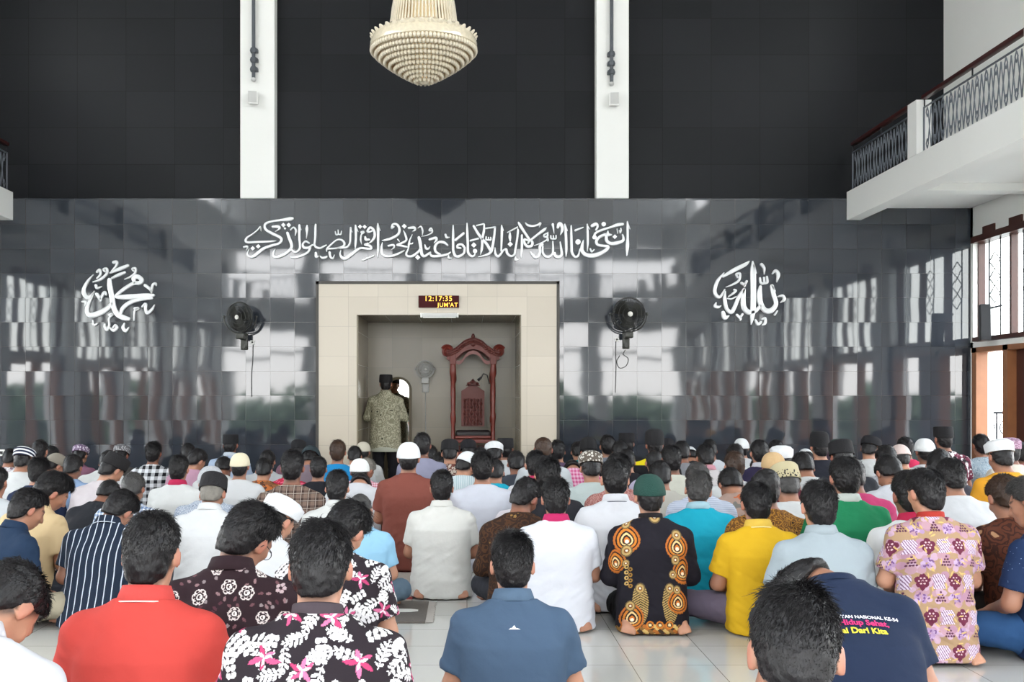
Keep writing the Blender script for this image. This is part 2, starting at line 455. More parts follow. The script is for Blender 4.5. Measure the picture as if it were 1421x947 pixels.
# ---- balconies along both sides
def balcony(sx, xe, x_wall, side):
    b = MB()
    zb0, zb1 = 3.455, 3.795
    xi = xe + sx * 0.17
    b.bb(xe, xi, BY, WY, zb0, zb1)                                  # edge beam
    b.bb(xi, x_wall, BY, WY, 3.6, 3.72)                             # slab
    for yy in (11.8, 7.6, 3.4, -0.8):
        b.bb(xi, x_wall, yy - 0.22, yy, 3.52, 3.6)
    st(b.build('balcony_' + side, M_WHITE)); 
    # posts and railing panels
    posts = [11.19, 8.83, 6.5, 4.15, 1.8, -0.5, -2.8]
    ps = MB()
    for p in posts:
        ps.bb(xe - 0.005 * sx, xi - sx * 0.02, p - 0.11, p + 0.11, zb1, zb1 + 0.56)
    st(ps.build('trim_posts_' + side, M_WHITE))
    ends = [WY] + posts
    for i in range(min(4, len(ends) - 1)):
        ya, yb = ends[i + 1] + 0.11, ends[i] - (0.11 if i else 0.0)
        x = xe + sx * 0.07
        root = empty('balcony_railing', (x, (ya + yb) / 2, zb1))
        tag(root, None, 'railing', 'railings along the ' + side + ' balcony')
        L = yb - ya
        def rel(bb_):
            bmesh.ops.translate(bb_.bm, verts=bb_.bm.verts, vec=-Vector(root.location)); return bb_
        g = MB()
        zl, zh = zb1 + 0.02, zb1 + 0.47; r = 0.007
        g.bb(x - r, x + r, ya, yb, zl, zl + 0.014); g.bb(x - r, x + r, ya, yb, zh, zh + 0.014)
        n = max(4, int(round(L / 0.18))); dy = L / n
        for k in range(n):
            a = ya + k * dy; m_ = a + dy / 2; c_ = a + dy
            h = 0.05
            # small diamonds on the two rails with long crossing bars between
            for zc in (zl + 0.07, zh - 0.06):
                for p, q in (((m_, zc - h), (m_ - 0.026, zc)), ((m_ - 0.026, zc), (m_, zc + h)), ((m_, zc + h), (m_ + 0.026, zc)), ((m_ + 0.026, zc), (m_, zc - h))):
                    g.cyl((x, p[0], p[1]), (x, q[0], q[1]), r * 0.8, seg=5)
            if k < n - 1:
                g.cyl((x, m_ + 0.02, zl + 0.07), (x, m_ + dy / 2, zh - 0.02), r * 0.8, seg=5); g.cyl((x, m_ + dy - 0.02, zl + 0.07), (x, m_ + dy / 2, zh - 0.02), r * 0.8, seg=5)
                g.cyl((x, m_ + 0.02, zh - 0.06), (x, m_ + dy / 2, zl + 0.02), r * 0.8, seg=5); g.cyl((x, m_ + dy - 0.02, zh - 0.06), (x, m_ + dy / 2, zl + 0.02), r * 0.8, seg=5)
        g.bb(x - r, x + r, ya, ya + 0.014, zl, zh); g.bb(x - r, x + r, yb - 0.014, yb, zl, zh)
        rel(g).build('lattice', M_IRON_S, root)
        h = MB()
        h.box((x, (ya + yb) / 2, zh + 0.11), (0.06, L, 0.045), None, 0.012)
        rel(h).build('handrail', M_MAROON, root, smooth=True)
        s_ = MB()
        k = 0; yy = ya + L / 2
        s_.cyl((x, yy, zh), (x, yy, zh + 0.09), 0.008, seg=8); s_.cyl((x, ya + 0.02, zh), (x, ya + 0.02, zh + 0.09), 0.008, seg=8); s_.cyl((x, yb - 0.02, zh), (x, yb - 0.02, zh + 0.09), 0.008, seg=8)
        rel(s_).build('support_bar', M_IRON, root)
        if side == 'right':
            root['label'] = ['grey lattice balcony railing with maroon handrail, against the dark wall', 'dark lattice balcony railing past the first white post, on the right', 'lattice railing panel at the right picture edge of the balcony', 'lattice railing panel nearest above the right side'][i]
        else:
            root['label'] = ['grey lattice balcony railing in the left corner by the dark wall', 'second lattice railing panel of the left balcony', 'third lattice railing panel of the left balcony', 'fourth lattice railing panel of the left balcony'][i]
    return
balcony(1, xat(1175), RX, 'right')
balcony(-1, xat(18), LX, 'left')
# tube lamp under the right balcony
r_ = empty('tube_lamp', (4.92, 8.3, 3.5))
tag(r_, 'slim white tube lamp fixed under the right balcony', 'lamp')
MB().box((0, 0, 0.028), (0.06, 0.9, 0.045), None, 0.01).build('lamp_housing', M_GREYP, r_)
MB().cyl((0, -0.42, -0.012), (0, 0.42, -0.012), 0.014).build('tube', mat('white_tube', '#f4f4f2', 0.3), r_, smooth=True)
r_.location = (4.93, 10.75, 3.575)

# ---- outside: ground, hedge, a wall with iron gate by the right door
st(MB().bb(-60, 60, -60, 60, -0.35, -0.15).build('ground', M_GROUND))
rng = np.random.default_rng(5)
def foliage(name, x0, x1, y0, y1, h0, h1, n, label):
    vs, fs = [], []
    for i in range(n):
        x = rng.uniform(x0, x1); y = rng.uniform(y0, y1)
        top = h0 + (h1 - h0) * (0.5 + 0.3 * math.sin(x * 0.9) + 0.2 * math.sin(x * 2.3 + y))
        z = rng.uniform(-0.1, top); a, t = rng.uniform(0, 6.28), rng.uniform(-1, 1)
        d1 = np.array([math.cos(a), math.sin(a), t * 0.5]) * rng.uniform(0.12, 0.3); d2 = np.array([-math.sin(a) * 0.5, math.cos(a) * 0.5, 1]) * rng.uniform(0.06, 0.13)
        p = np.array([x, y, z]); k = len(vs)
        vs += [p - d1, p - d2, p + d1, p + d2]; fs.append((k, k + 1, k + 2, k + 3))
    me = mesh_np(name, vs, fs, False); me.materials.append(M_LEAF)
    o = link(bpy.data.objects.new(name, me)); tag(o, label, 'hedge', None, 'stuff'); return o
foliage('hedge', -16, 16, -12.5, -10.5, 0.9, 1.9, 9000, 'green hedge outside the rear openings')
foliage('hedge', 9.5, 11.5, -5, 9, 0.6, 1.4, 4000, 'green hedge outside the right doors')
foliage('hedge', -12, -10.5, -5, 14, 0.8, 1.7, 4000, 'green hedge outside the left doors')
# gate seen through the right-hand door
g0 = empty('iron_gate', (7.45, 15.0, -0.15)); tag(g0, 'black scrolled iron gate outside the doorway on the right', 'gate')
b = MB()
for k in range(8):
    xx = -0.7 + k * 0.2
    b.cyl((xx, 0, 0.0), (xx, 0, 1.25), 0.012, seg=6)
b.bb(-0.75, 0.75, -0.015, 0.015, 0.1, 0.14); b.bb(-0.75, 0.75, -0.015, 0.015, 1.22, 1.26)
b.build('gate_bars', M_IRON, g0)
b = MB()
for k in range(7):
    for zc in (0.4, 0.72, 1.02):
        cx_ = -0.6 + k * 0.2
        pts = [(cx_ + 0.075 * (1 - a / 11) * math.cos(a), 0, zc + 0.12 * (1 - a / 11) * math.sin(a)) for a in np.linspace(0, 9, 26)]
        b.tube(pts, 0.008, 5)
b.build('gate_scroll', M_IRON, g0)

# ================================================================ CALLIGRAPHY
def catmull(P, n=6):
    P = np.array(P, float)
    if len(P) == 2:
        t = np.linspace(0, 1, 6)[:, None]; return P[0] * (1 - t) + P[1] * t
    Q = np.vstack([2 * P[0] - P[1], P, 2 * P[-1] - P[-2]]); out = []
    for i in range(1, len(Q) - 2):
        for t in np.linspace(0, 1, n, endpoint=False):
            p0, p1, p2, p3 = Q[i - 1], Q[i], Q[i + 1], Q[i + 2]
            out.append(0.5 * ((2 * p1) + (-p0 + p2) * t + (2 * p0 - 5 * p1 + 4 * p2 - p3) * t * t + (-p0 + 3 * p1 - 3 * p2 + p3) * t ** 3))
    out.append(P[-1]); return np.array(out)

def stroke(b, pts, k, ox, oy, y_front, y_back):
    """a pen stroke of varying width as a raised, rounded metal ribbon on the wall"""
    C = catmull(pts); n = len(C)
    px = ox + C[:, 0] / k; py = oy + C[:, 1] / k; hw = np.maximum(C[:, 2], 5) / k / 2 * WY / F
    X = (px - CX) * WY / F; Z = HC - (py - CY) * WY / F
    T = np.stack([np.gradient(X), np.gradient(Z)], 1); T /= np.maximum(np.linalg.norm(T, axis=1, keepdims=True), 1e-9)
    N = np.stack([-T[:, 1], T[:, 0]], 1)
    # small end overhang gives the stroke a rounded start and end
    rows = []
    bm = b.bm
    for i in range(n):
        h = hw[i]
        rows.append([bm.verts.new((X[i] + N[i, 0] * h * s, yy, Z[i] + N[i, 1] * h * s)) for s, yy in ((-1, y_back), (-1, y_front + 0.005), (-0.6, y_front), (0.6, y_front), (1, y_front + 0.005), (1, y_back))])
    for A, B in zip(rows, rows[1:]):
        for j in range(5):
            bm.faces.new((A[j], A[j + 1], B[j + 1], B[j]))
    for row, e in ((rows[0], 0), (rows[-1], -1)):
        sgn = -1 if e == 0 else 1
        h = hw[e]; cap = [bm.verts.new((X[e] + T[e, 0] * sgn * h * 0.7 + N[e, 0] * h * s * 0.5, yy, Z[e] + T[e, 1] * sgn * h * 0.7 + N[e, 1] * h * s * 0.5)) for s, yy in ((-1, y_back), (-1, y_front + 0.005), (-0.6, y_front), (0.6, y_front), (1, y_front + 0.005), (1, y_back))]
        for j in range(5):
            bm.faces.new((row[j], row[j + 1], cap[j + 1], cap[j]))
        bm.faces.new(cap)
def dot(b, x, y, r, k, ox, oy, y_front, y_back, n=4):
    c = PX(ox + x / k, oy + y / k, WY); rr = r / k * WY / F
    poly = [(c.x + rr * math.cos(2 * math.pi * i / n + math.pi / 2), c.z + rr * math.sin(2 * math.pi * i / n + math.pi / 2)) for i in range(n)]
    b.prism(poly, y_front, y_back)

M_SILVER = mat('silver_letters', '#e3e5e8', 0.32, metal=0.35, noise=0.1, nscale=14)
def word(parent, strokes, dots, k, ox, oy):
    b = MB()
    for s_ in strokes: stroke(b, s_, k, ox, oy, WY - 0.028, WY - 0.003)
    for d in dots: dot(b, d[0], d[1], d[2], k, ox, oy, WY - 0.026, WY - 0.003, d[3] if len(d) > 3 else 4)
    bmesh.ops.translate(b.bm, verts=b.bm.verts, vec=-Vector(parent.location))
    return b.build('word', M_SILVER, parent)
KI = 1389 / 110
ins = empty('calligraphy_inscription', (xat(607), WY - 0.015, zat(335)))
tag(ins, 'long silver Arabic calligraphy line on black granite above the niche', 'inscription')
W_A = ([[(350,330,10),(338,255,22),(290,310,24),(200,385,28),(110,440,32),(78,500,38),(120,528,40),(250,525,42),(430,518,40),(550,510,30),(615,500,8)],
 [(905,110,44),(850,120,70),(700,140,45),(560,160,40),(450,190,45),(412,240,40),(440,310,45),(560,380,50),(680,440,50),(705,490,45),(660,550,45),(520,590,50),(390,640,55),(300,710,60),(220,770,60),(150,775,45),(110,730,30),(140,640,10)],
 [(45,610,30),(110,600,30),(95,665,8)], [(550,255,40),(650,255,55),(670,290,35),(600,340,10)]], [(205,635,40),(300,600,40),(740,225,40),(835,225,40),(768,285,22)])
W_A2 = ([[(810,360,45),(840,450,50),(880,560,50),(870,640,50),(780,720,60),(650,780,55),(570,770,45),(570,700,30),(600,640,8)],
 [(1020,225,36),(1020,300,45),(1020,450,40),(1030,620,40),(980,690,40),(920,690,40),(870,640,30)], [(1030,250,20),(1052,310,8)],
 [(865,310,25),(920,265,25),(960,320,32),(945,410,8)], [(1155,230,20),(1150,290,50),(1150,380,25),(1140,460,6)],
 [(1190,540,30),(1130,510,35),(1080,560,35),(1100,620,45),(1180,620,40),(1250,570,25)], [(1210,620,40),(1170,700,40),(1060,760,45),(940,790,40),(865,790,15)],
 [(1305,215,30),(1300,280,40),(1295,450,36),(1278,560,30),(1240,590,14)]], [])
W_B = ([[(20,560,30),(45,610,40),(120,630,36),(180,600,32),(230,575,22)], [(235,690,10),(240,640,30),(330,550,30),(420,485,30),(490,485,36),(540,530,40),(530,590,36),(420,630,32),(250,642,32)],
 [(655,270,32),(650,400,34),(640,540,34),(590,610,36),(500,625,34),(420,630,30)], [(655,280,15),(682,350,12)],
 [(385,340,18),(400,395,24),(435,380,22),(435,310,18)], [(435,385,22),(480,390,24),(495,330,18)],
 [(740,230,26),(745,300,45),(745,450,40),(738,560,36),(735,640,14)], [(750,260,20),(785,340,10)],
 [(45,710,40),(50,780,45),(90,770,20)], [(120,770,20),(160,800,40),(220,790,40),(240,770,20)], [(285,700,40),(300,780,40),(340,810,30),(370,745,10)]], [])
W_B2 = ([[(840,350,40),(880,350,45),(840,400,25),(830,480,30),(845,560,8)], [(1030,330,30),(980,350,36),(950,330,40),(1000,270,45),(1060,320,45),(1075,420,45),(1030,500,40),(970,545,10)],
 [(910,430,30),(920,480,45),(980,480,40)], [(960,550,40),(900,570,35),(990,590,50),(1010,640,45),(930,640,45),(830,630,40),(740,680,60),(640,760,65),(560,810,65),(500,790,50),(470,730,30),(485,660,8)],
 [(860,840,36),(1060,760,30)], [(1130,200,22),(1135,280,50),(1135,450,44),(1135,640,40),(1125,790,16)], [(1135,240,20),(1175,320,14)],
 ], [(820,255,36),(900,255,34)])
W_C = ([[(-53,530,10),(-68,620,40),(-58,720,50),(7,770,50),(120,765,45),(230,725,40),(330,670,16)], [(150,255,26),(110,280,36),(130,215,36),(200,215,40),(245,290,44),(220,390,44),(100,460,48),(0,490,40),(-60,495,10)],
 [(315,320,10),(350,400,36),(365,490,36),(290,540,40),(200,575,30),(290,590,40),(380,610,30)], [(215,475,24),(245,510,14)], [(50,590,36),(140,575,40),(150,620,26),(105,655,8)],
 [(405,280,40),(500,270,50),(515,310,34),(470,340,10)]], [(330,245,42)])
W_C2 = ([[(470,390,10),(430,480,24),(410,560,36),(400,640,26),(365,720,36),(385,768,40),(470,770,46),(570,700,44),(610,640,36)], [(420,555,30),(470,550,22),(480,530,8)],
 [(585,440,50),(605,520,56),(620,620,54),(640,740,54),(690,770,46),(750,730,40),(790,700,26)], [(565,280,8),(620,250,26),(650,320,32),(645,400,12)],
 [(820,330,20),(765,320,26),(800,280,26),(820,350,26),(740,400,20),(630,425,8)], [(770,480,40),(880,450,46),(890,490,40),(850,540,10)], [(690,570,20),(710,630,40),(750,640,36),(780,600,10)],
 [(1090,580,30),(1020,530,50),(930,530,46),(870,600,46),(880,690,44),(960,745,40)], [(780,720,30),(820,770,44),(960,765,48),(1080,740,40),(1140,700,20)],
 [(1050,390,36),(1070,440,40),(1120,440,16)], [(1105,740,12),(1110,800,40),(1160,805,20)]], [(565,790,44)])
W_C3 = ([[(1185,230,22),(1185,380,44),(1185,560,44),(1190,680,44),(1230,770,50),(1300,770,50),(1370,720,40),(1385,640,40)], [(1225,490,46),(1370,370,46)], [(1320,630,30),(1260,620,40),(1270,575,40),(1340,570,44),(1390,630,40)]], [])
W_D = ([[(165,195,22),(170,350,44),(180,560,44),(185,700,44),(240,770,44),(290,760,36),(310,700,14)], [(225,500,36),(360,465,36)],
 [(280,240,40),(350,360,46),(430,470,48),(510,560,50),(580,680,46)], [(465,215,30),(460,330,44),(430,470,44),(430,560,44),(420,660,40),(400,740,12)], [(330,235,24),(460,205,26)],
 [(655,260,36),(640,420,42),(610,600,48),(580,700,50),(500,750,40),(360,785,12)], [(490,285,26),(660,260,30)], [(500,430,24),(500,480,30),(540,480,26),(540,440,20)], [(545,490,26),(580,480,30),(580,440,20)]], [(285,575,46),(305,680,38,10)])
W_D2 = ([[(770,230,20),(775,320,44),(770,500,40),(762,680,28)], [(775,250,20),(805,320,12)],
 [(655,620,14),(660,720,40),(700,775,44),(750,740,40),(800,670,32),(850,650,40),(870,720,44),(930,770,40),(990,740,36),(1010,650,36),(1040,480,36),(1055,330,40),(1050,290,20)],
 [(870,355,14),(960,310,24),(1050,260,22)], [(915,360,30),(915,430,50),(920,500,26)], [(1065,180,30),(1100,240,50),(1170,350,44),(1250,470,44)], [(1125,400,36),(1125,600,44),(1115,720,36),(1110,795,12)], [(1020,770,10),(1015,830,50),(1065,825,24)]], [(920,560,46)])
W_E = ([[(230,500,30),(160,480,44),(160,540,46),(210,600,50),(280,590,48),(300,530,44),(260,490,40),(220,545,28)], [(280,480,40),(380,400,40),(500,310,50),(545,270,12)], [(175,185,14),(220,230,40),(310,245,40),(400,220,36),(440,195,40),(420,260,10)],
 [(570,350,14),(560,420,36),(510,430,30),(500,400,26),(550,370,24)], [(560,430,30),(570,500,36)], [(560,480,26),(450,540,20),(330,585,12)],
 [(470,560,60),(430,600,50),(430,700,46),(400,770,54),(350,790,54),(300,740,50),(265,700,26)], [(480,600,30),(480,700,40),(520,770,46),(590,780,50),(650,730,40),(660,640,36),(655,510,20)],
 [(690,710,36),(700,765,60),(760,785,60),(810,740,44),(800,620,36),(785,520,20)], [(620,410,24),(625,460,28),(665,465,26),(665,410,20)], [(670,470,26),(710,460,28),(712,405,20)],
 [(655,210,44),(665,270,30),(678,370,8)], [(740,270,40),(775,205,70),(820,260,56),(815,330,44),(790,395,16)], [(865,210,22),(880,330,44),(890,560,46),(890,690,40),(888,780,10)], [(875,230,20),(912,325,14)]], [])
W_E2 = ([[(978,235,24),(980,380,40),(985,600,44),(990,700,44),(1040,780,40),(1100,760,36),(1130,640,18)], [(1050,320,40),(1190,265,20)]], [(1097,520,46,10)])
W_F = ([[(370,490,16),(350,580,50),(350,680,64),(420,750,70),(540,760,80),(670,720,70),(780,650,60),(800,600,50),(720,590,46),(620,570,50),(600,500,50),(660,430,50),(760,390,50)],
 [(800,330,20),(800,390,60),(860,395,24)], [(770,400,50),(780,500,56),(850,550,60),(960,540,66),(1060,500,50),(1070,440,36),(1055,390,22)], [(1060,210,50),(960,225,60),(860,260,40),(700,310,40),(590,360,40),(555,420,34)],
 [(520,240,60),(590,210,60),(620,250,40),(590,310,36)], [(960,290,14),(970,370,16)], [(1000,320,20),(1015,360,24),(1030,320,24),(1025,280,20)], [(1140,165,24),(1145,260,44),(1145,450,44),(1140,600,60),(1130,760,18)], [(1150,200,20),(1185,295,14)],
 [(437,210,22),(444,350,40),(447,550,36),(437,680,10)], [(440,230,18),(480,300,14)], [(490,640,30),(515,690,30),(560,655,20)]], [(565,440,38,10),(725,210,40,10),(920,430,40)])
for W_, ox in ((W_A, 335), (W_A2, 335), (W_B, 435), (W_B2, 435), (W_C, 535), (W_C2, 535), (W_C3, 535), (W_D, 635), (W_D2, 635), (W_E, 715), (W_E2, 715), (W_F, 780)):
    word(ins, W_[0], W_[1], KI, ox, 295)
KM = 947 / 120
W_L = ([[(580,150,34),(480,190,40),(385,230,20)], [(420,115,36),(455,110,30),(450,150,26),(400,215,20)], [(545,225,30),(470,255,36),(400,290,24)],
 [(640,210,20),(625,185,22),(660,180,22),(655,230,24),(600,275,20),(540,300,10)], [(650,340,30),(640,290,46),(680,270,50),(730,310,44),(700,340,44),(640,345,40),(560,390,40),(480,450,36),(445,490,30),(520,495,50),(650,490,56),(780,480,50),(860,475,30)],
 [(840,505,30),(700,520,44),(590,560,44),(520,620,44),(500,680,30)], [(375,300,40),(380,380,54),(400,480,54),(420,600,54),(460,680,56),(530,720,56),(590,735,40)],
 [(400,570,40),(340,630,54),(240,680,60),(155,690,50),(130,640,40),(150,560,36),(190,480,24),(210,430,12)], [(200,250,10),(140,320,30),(95,410,40),(110,480,46),(160,495,40),(200,450,20)],
 [(240,220,30),(270,195,26),(275,250,26),(240,290,20)], [(325,215,24),(310,190,22),(345,185,26),(345,240,30),(280,300,30),(195,330,12)], [(225,365,30),(240,395,30),(290,380,12)], [(235,460,36),(275,520,36),(275,545,14)], [(280,510,30),(320,445,36),(340,470,20)],
 [(75,545,18),(115,550,26),(108,590,10)], [(195,750,14),(205,800,30),(245,785,16)], [(370,690,26),(405,685,30),(370,730,20),(372,800,22),(350,850,36),(325,820,30),(325,790,16)], [(380,830,20),(420,860,34),(455,830,34),(440,800,20),(415,830,24)],
 [(540,780,14),(525,830,36),(555,865,34),(590,825,12)], [(650,620,30),(690,620,34),(650,650,24),(645,750,10)], [(735,600,24),(770,570,30),(770,630,30),(790,670,36),(840,630,30),(868,580,10)], [(765,365,36),(820,410,30),(835,450,12)], [(830,430,28),(850,360,26),(880,345,22),(885,370,12)]], [])
W_R = ([[(465,105,14),(420,140,40),(300,200,44),(180,270,26)], [(505,105,16),(510,200,56),(512,400,56),(510,600,56),(500,720,40),(488,795,8)], [(515,150,30),(545,235,10)], [(190,230,12),(120,320,34),(90,420,36),(110,480,40),(150,490,30),(200,410,12)],
 [(205,430,14),(200,520,36),(220,620,40),(270,660,44),(310,600,40),(350,500,40),(410,420,40)], [(410,410,36),(400,520,50),(410,610,56),(460,660,56),(530,650,44),(590,590,30)],
 [(590,375,26),(580,450,50),(590,560,56),(640,640,56),(710,640,56),(760,570,44),(735,470,46),(715,370,40)], [(720,380,30),(750,430,16)], [(340,280,22),(325,245,24),(365,240,26),(355,310,26),(290,355,22),(215,385,10)],
 [(380,340,30),(415,365,30),(415,385,12)], [(415,365,26),(440,320,26)], [(585,285,20),(595,340,26),(630,340,26),(628,280,20)], [(635,345,26),(665,330,28),(660,270,22)], [(600,135,34),(630,180,30),(632,245,8)], [(720,240,14),(755,205,30),(785,250,40),(768,330,10)],
 [(780,490,14),(830,480,30),(850,520,34),(810,555,10)], [(745,690,22),(775,645,16)], [(535,745,20),(560,790,36),(600,770,24)], [(605,740,20),(640,725,26),(640,780,30),(610,800,14)], [(330,690,30),(370,730,30),(365,750,12)], [(370,715,26),(395,680,24)],
 [(180,660,40),(200,720,50),(245,700,14)], [(105,555,12),(95,595,34),(130,605,30),(158,590,10)], [(240,490,14),(290,455,24),(320,425,26),(300,415,22)], [(230,510,14),(270,515,18),(325,490,14)]], [])
def medallion(W_, ox, oy, label):
    o = empty('calligraphy_emblem', (xat(ox + 60), WY - 0.015, zat(oy + 60))); tag(o, label, 'inscription')
    ob = word(o, W_[0], W_[1], KM, ox, oy); ob.name = 'letters'
medallion(W_L, 105, 350, 'round silver Arabic calligraphy emblem on the granite, left of the niche')
medallion(W_R, 980, 350, 'silver Arabic calligraphy emblem with a tall centre stroke, right of the niche')
# ================================================================ THINGS ON AND IN FRONT OF THE WALL
def text_mesh(txt, size, depth=0.002, bold=0.0, align='LEFT', spacing=1.0):
    c = bpy.data.curves.new('txt', 'FONT'); c.body = txt; c.size = size; c.extrude = depth; c.offset = bold; c.align_x = align; c.resolution_u = 3; c.space_character = spacing
    o = bpy.data.objects.new('txt', c); COL.objects.link(o)
    dg = bpy.context.evaluated_depsgraph_get(); me = bpy.data.meshes.new_from_object(o.evaluated_get(dg))
    bpy.data.objects.remove(o); bpy.data.curves.remove(c)
    return me

# ---- LED prayer clock
ck = empty('led_clock', PX(609, 419, WY - 0.05)); tag(ck, 'red LED clock reading 12:17:35 JUM\'AT over the niche', 'clock')
wd, hg = 56 * WY / F, 16.5 * WY / F
MB().box((0, -0.02, 0), (wd, 0.04, hg), None, 0.004).build('clock_case', mat('led_panel', '#34050a', 0.6, spec=0.2, emit='#a01020', estr=0.08), ck)
M_LED = mat('led_digits', '#ffd060', 0.5, emit='#ffc23c', estr=1.6)
for txt, dx, dz, sz in (('12:17:35', -0.175, 0.006, 0.088), ("JUM'AT", -0.015, -0.064, 0.070)):
    me = text_mesh(txt, sz, 0.001, 0.0006, 'LEFT', 1.12); me.materials.clear(); me.materials.append(M_LED); me.name = 'digits'
    o = link(bpy.data.objects.new('digits', me), ck); o.rotation_euler = (R(90), 0, 0); o.location = (dx, -0.0425, dz)
# ---- lamp under the head of the niche
lp = empty('niche_lamp', PX(610, 438.6, WY - 0.0)); tag(lp, 'short white lamp box at the top edge of the niche, under the clock', 'lamp')
MB().box((0, -0.085, 0), (0.43, 0.06, 0.05), None, 0.008).build('lamp_housing', M_GREYP, lp, smooth=True)
MB().box((0, -0.1, -0.026), (0.4, 0.03, 0.012), None, 0.004).build('lamp_diffuser', mat('lamp_diffuser', '#f5f5f2', 0.3), lp)
for sx in (-1, 1): MB().box((sx * 0.222, -0.085, 0), (0.016, 0.062, 0.052), None, 0.004).build('end_cap', M_WHITE, lp)

# ---- chandelier
CHY = 9.625; chx = xat(588, CHY)
ch = empty('chandelier', (chx, CHY, zat(118, CHY))); tag(ch, 'large crystal chandelier hanging in the middle of the hall', 'chandelier')
M_CRY = mat('crystal_beads', '#e0d4bd', 0.12, spec=0.8, coat=0.4, noise=0.12, nscale=60)
M_CRY2 = mat('cream_crystal', '#ddd0b6', 0.15, spec=0.9, coat=0.5, noise=0.2, nscale=40)
M_GOLD = mat('pale_gold', '#d9c79c', 0.3, metal=0.7)
tiers = [(0.462, 0.30), (0.425, 0.262), (0.385, 0.228), (0.345, 0.196), (0.30, 0.164), (0.255, 0.134), (0.21, 0.106), (0.165, 0.08), (0.12, 0.056), (0.075, 0.034)]
for r, z in tiers:
    b = MB(); n = max(10, int(2 * math.pi * r / 0.034))
    for i in range(n):
        a = 2 * math.pi * i / n
        b.sph((r * math.cos(a), r * math.sin(a), z), 0.0185, 8, (1, 1, 1.35))
    b.lathe([(r - 0.006, z + 0.02), (r + 0.006, z + 0.02), (r + 0.006, z + 0.028), (r - 0.006, z + 0.028)], seg=48)
    b.build('bead_ring', M_CRY, ch, smooth=True)
MB().lathe([(0, -0.0), (0.03, 0.004), (0.05, 0.02), (0.045, 0.04), (0, 0.05)], seg=16).build('finial', M_CRY, ch, smooth=True)
MB().lathe([(0.30, 0.50), (0.40, 0.465), (0.455, 0.42), (0.478, 0.36), (0.478, 0.325), (0.47, 0.32), (0.465, 0.33), (0.45, 0.40), (0.39, 0.452), (0.295, 0.49)], seg=64).build('rim_band', M_CRY2, ch, smooth=True)
oc = MB()
for i in range(36):
    a = 2 * math.pi * i / 36
    oc = MB().sph((0, 0, 0), 0.036, 10, (0.8, 0.32, 1.2)); 
    o = oc.build('oval_crystal', M_CRY, ch, smooth=True); o.location = (0.452 * math.cos(a), 0.452 * math.sin(a), 0.408); o.rotation_euler = (R(-42), 0, a - math.pi / 2)
for k in range(60):
    a = 2 * math.pi * k / 60; b = MB()
    pts = []
    for t in np.linspace(0, 1, 14):
        rr = 0.30 - 0.11 * math.sin(t * math.pi / 2); pts.append((rr * math.cos(a), rr * math.sin(a), 0.50 + t * 1.15))
    rad = [0.0095 if i % 2 else 0.0125 for i in range(14)]
    b.tube(pts, rad, 5); b.build('bead_strand', M_CRY, ch, smooth=True)
MB().lathe([(0.0, 1.62), (0.19, 1.64), (0.25, 1.72), (0.21, 1.78), (0.12, 1.86), (0.05, 1.95), (0, 1.97)], seg=40).build('crown', M_GOLD, ch, smooth=True)
MB().lathe([(0.05, 0.06), (0.09, 0.2), (0.12, 0.45), (0.1, 0.9), (0.08, 1.62)], seg=20).build('inner_column', mat('inner_column', '#efe0bf', 0.4, emit='#ffdca0', estr=0.6), ch, smooth=True)
MB().cyl((0, 0, 1.95), (0, 0, CEIL - zat(118, CHY)), 0.018).build('hanging_rod', M_GOLD, ch, smooth=True)

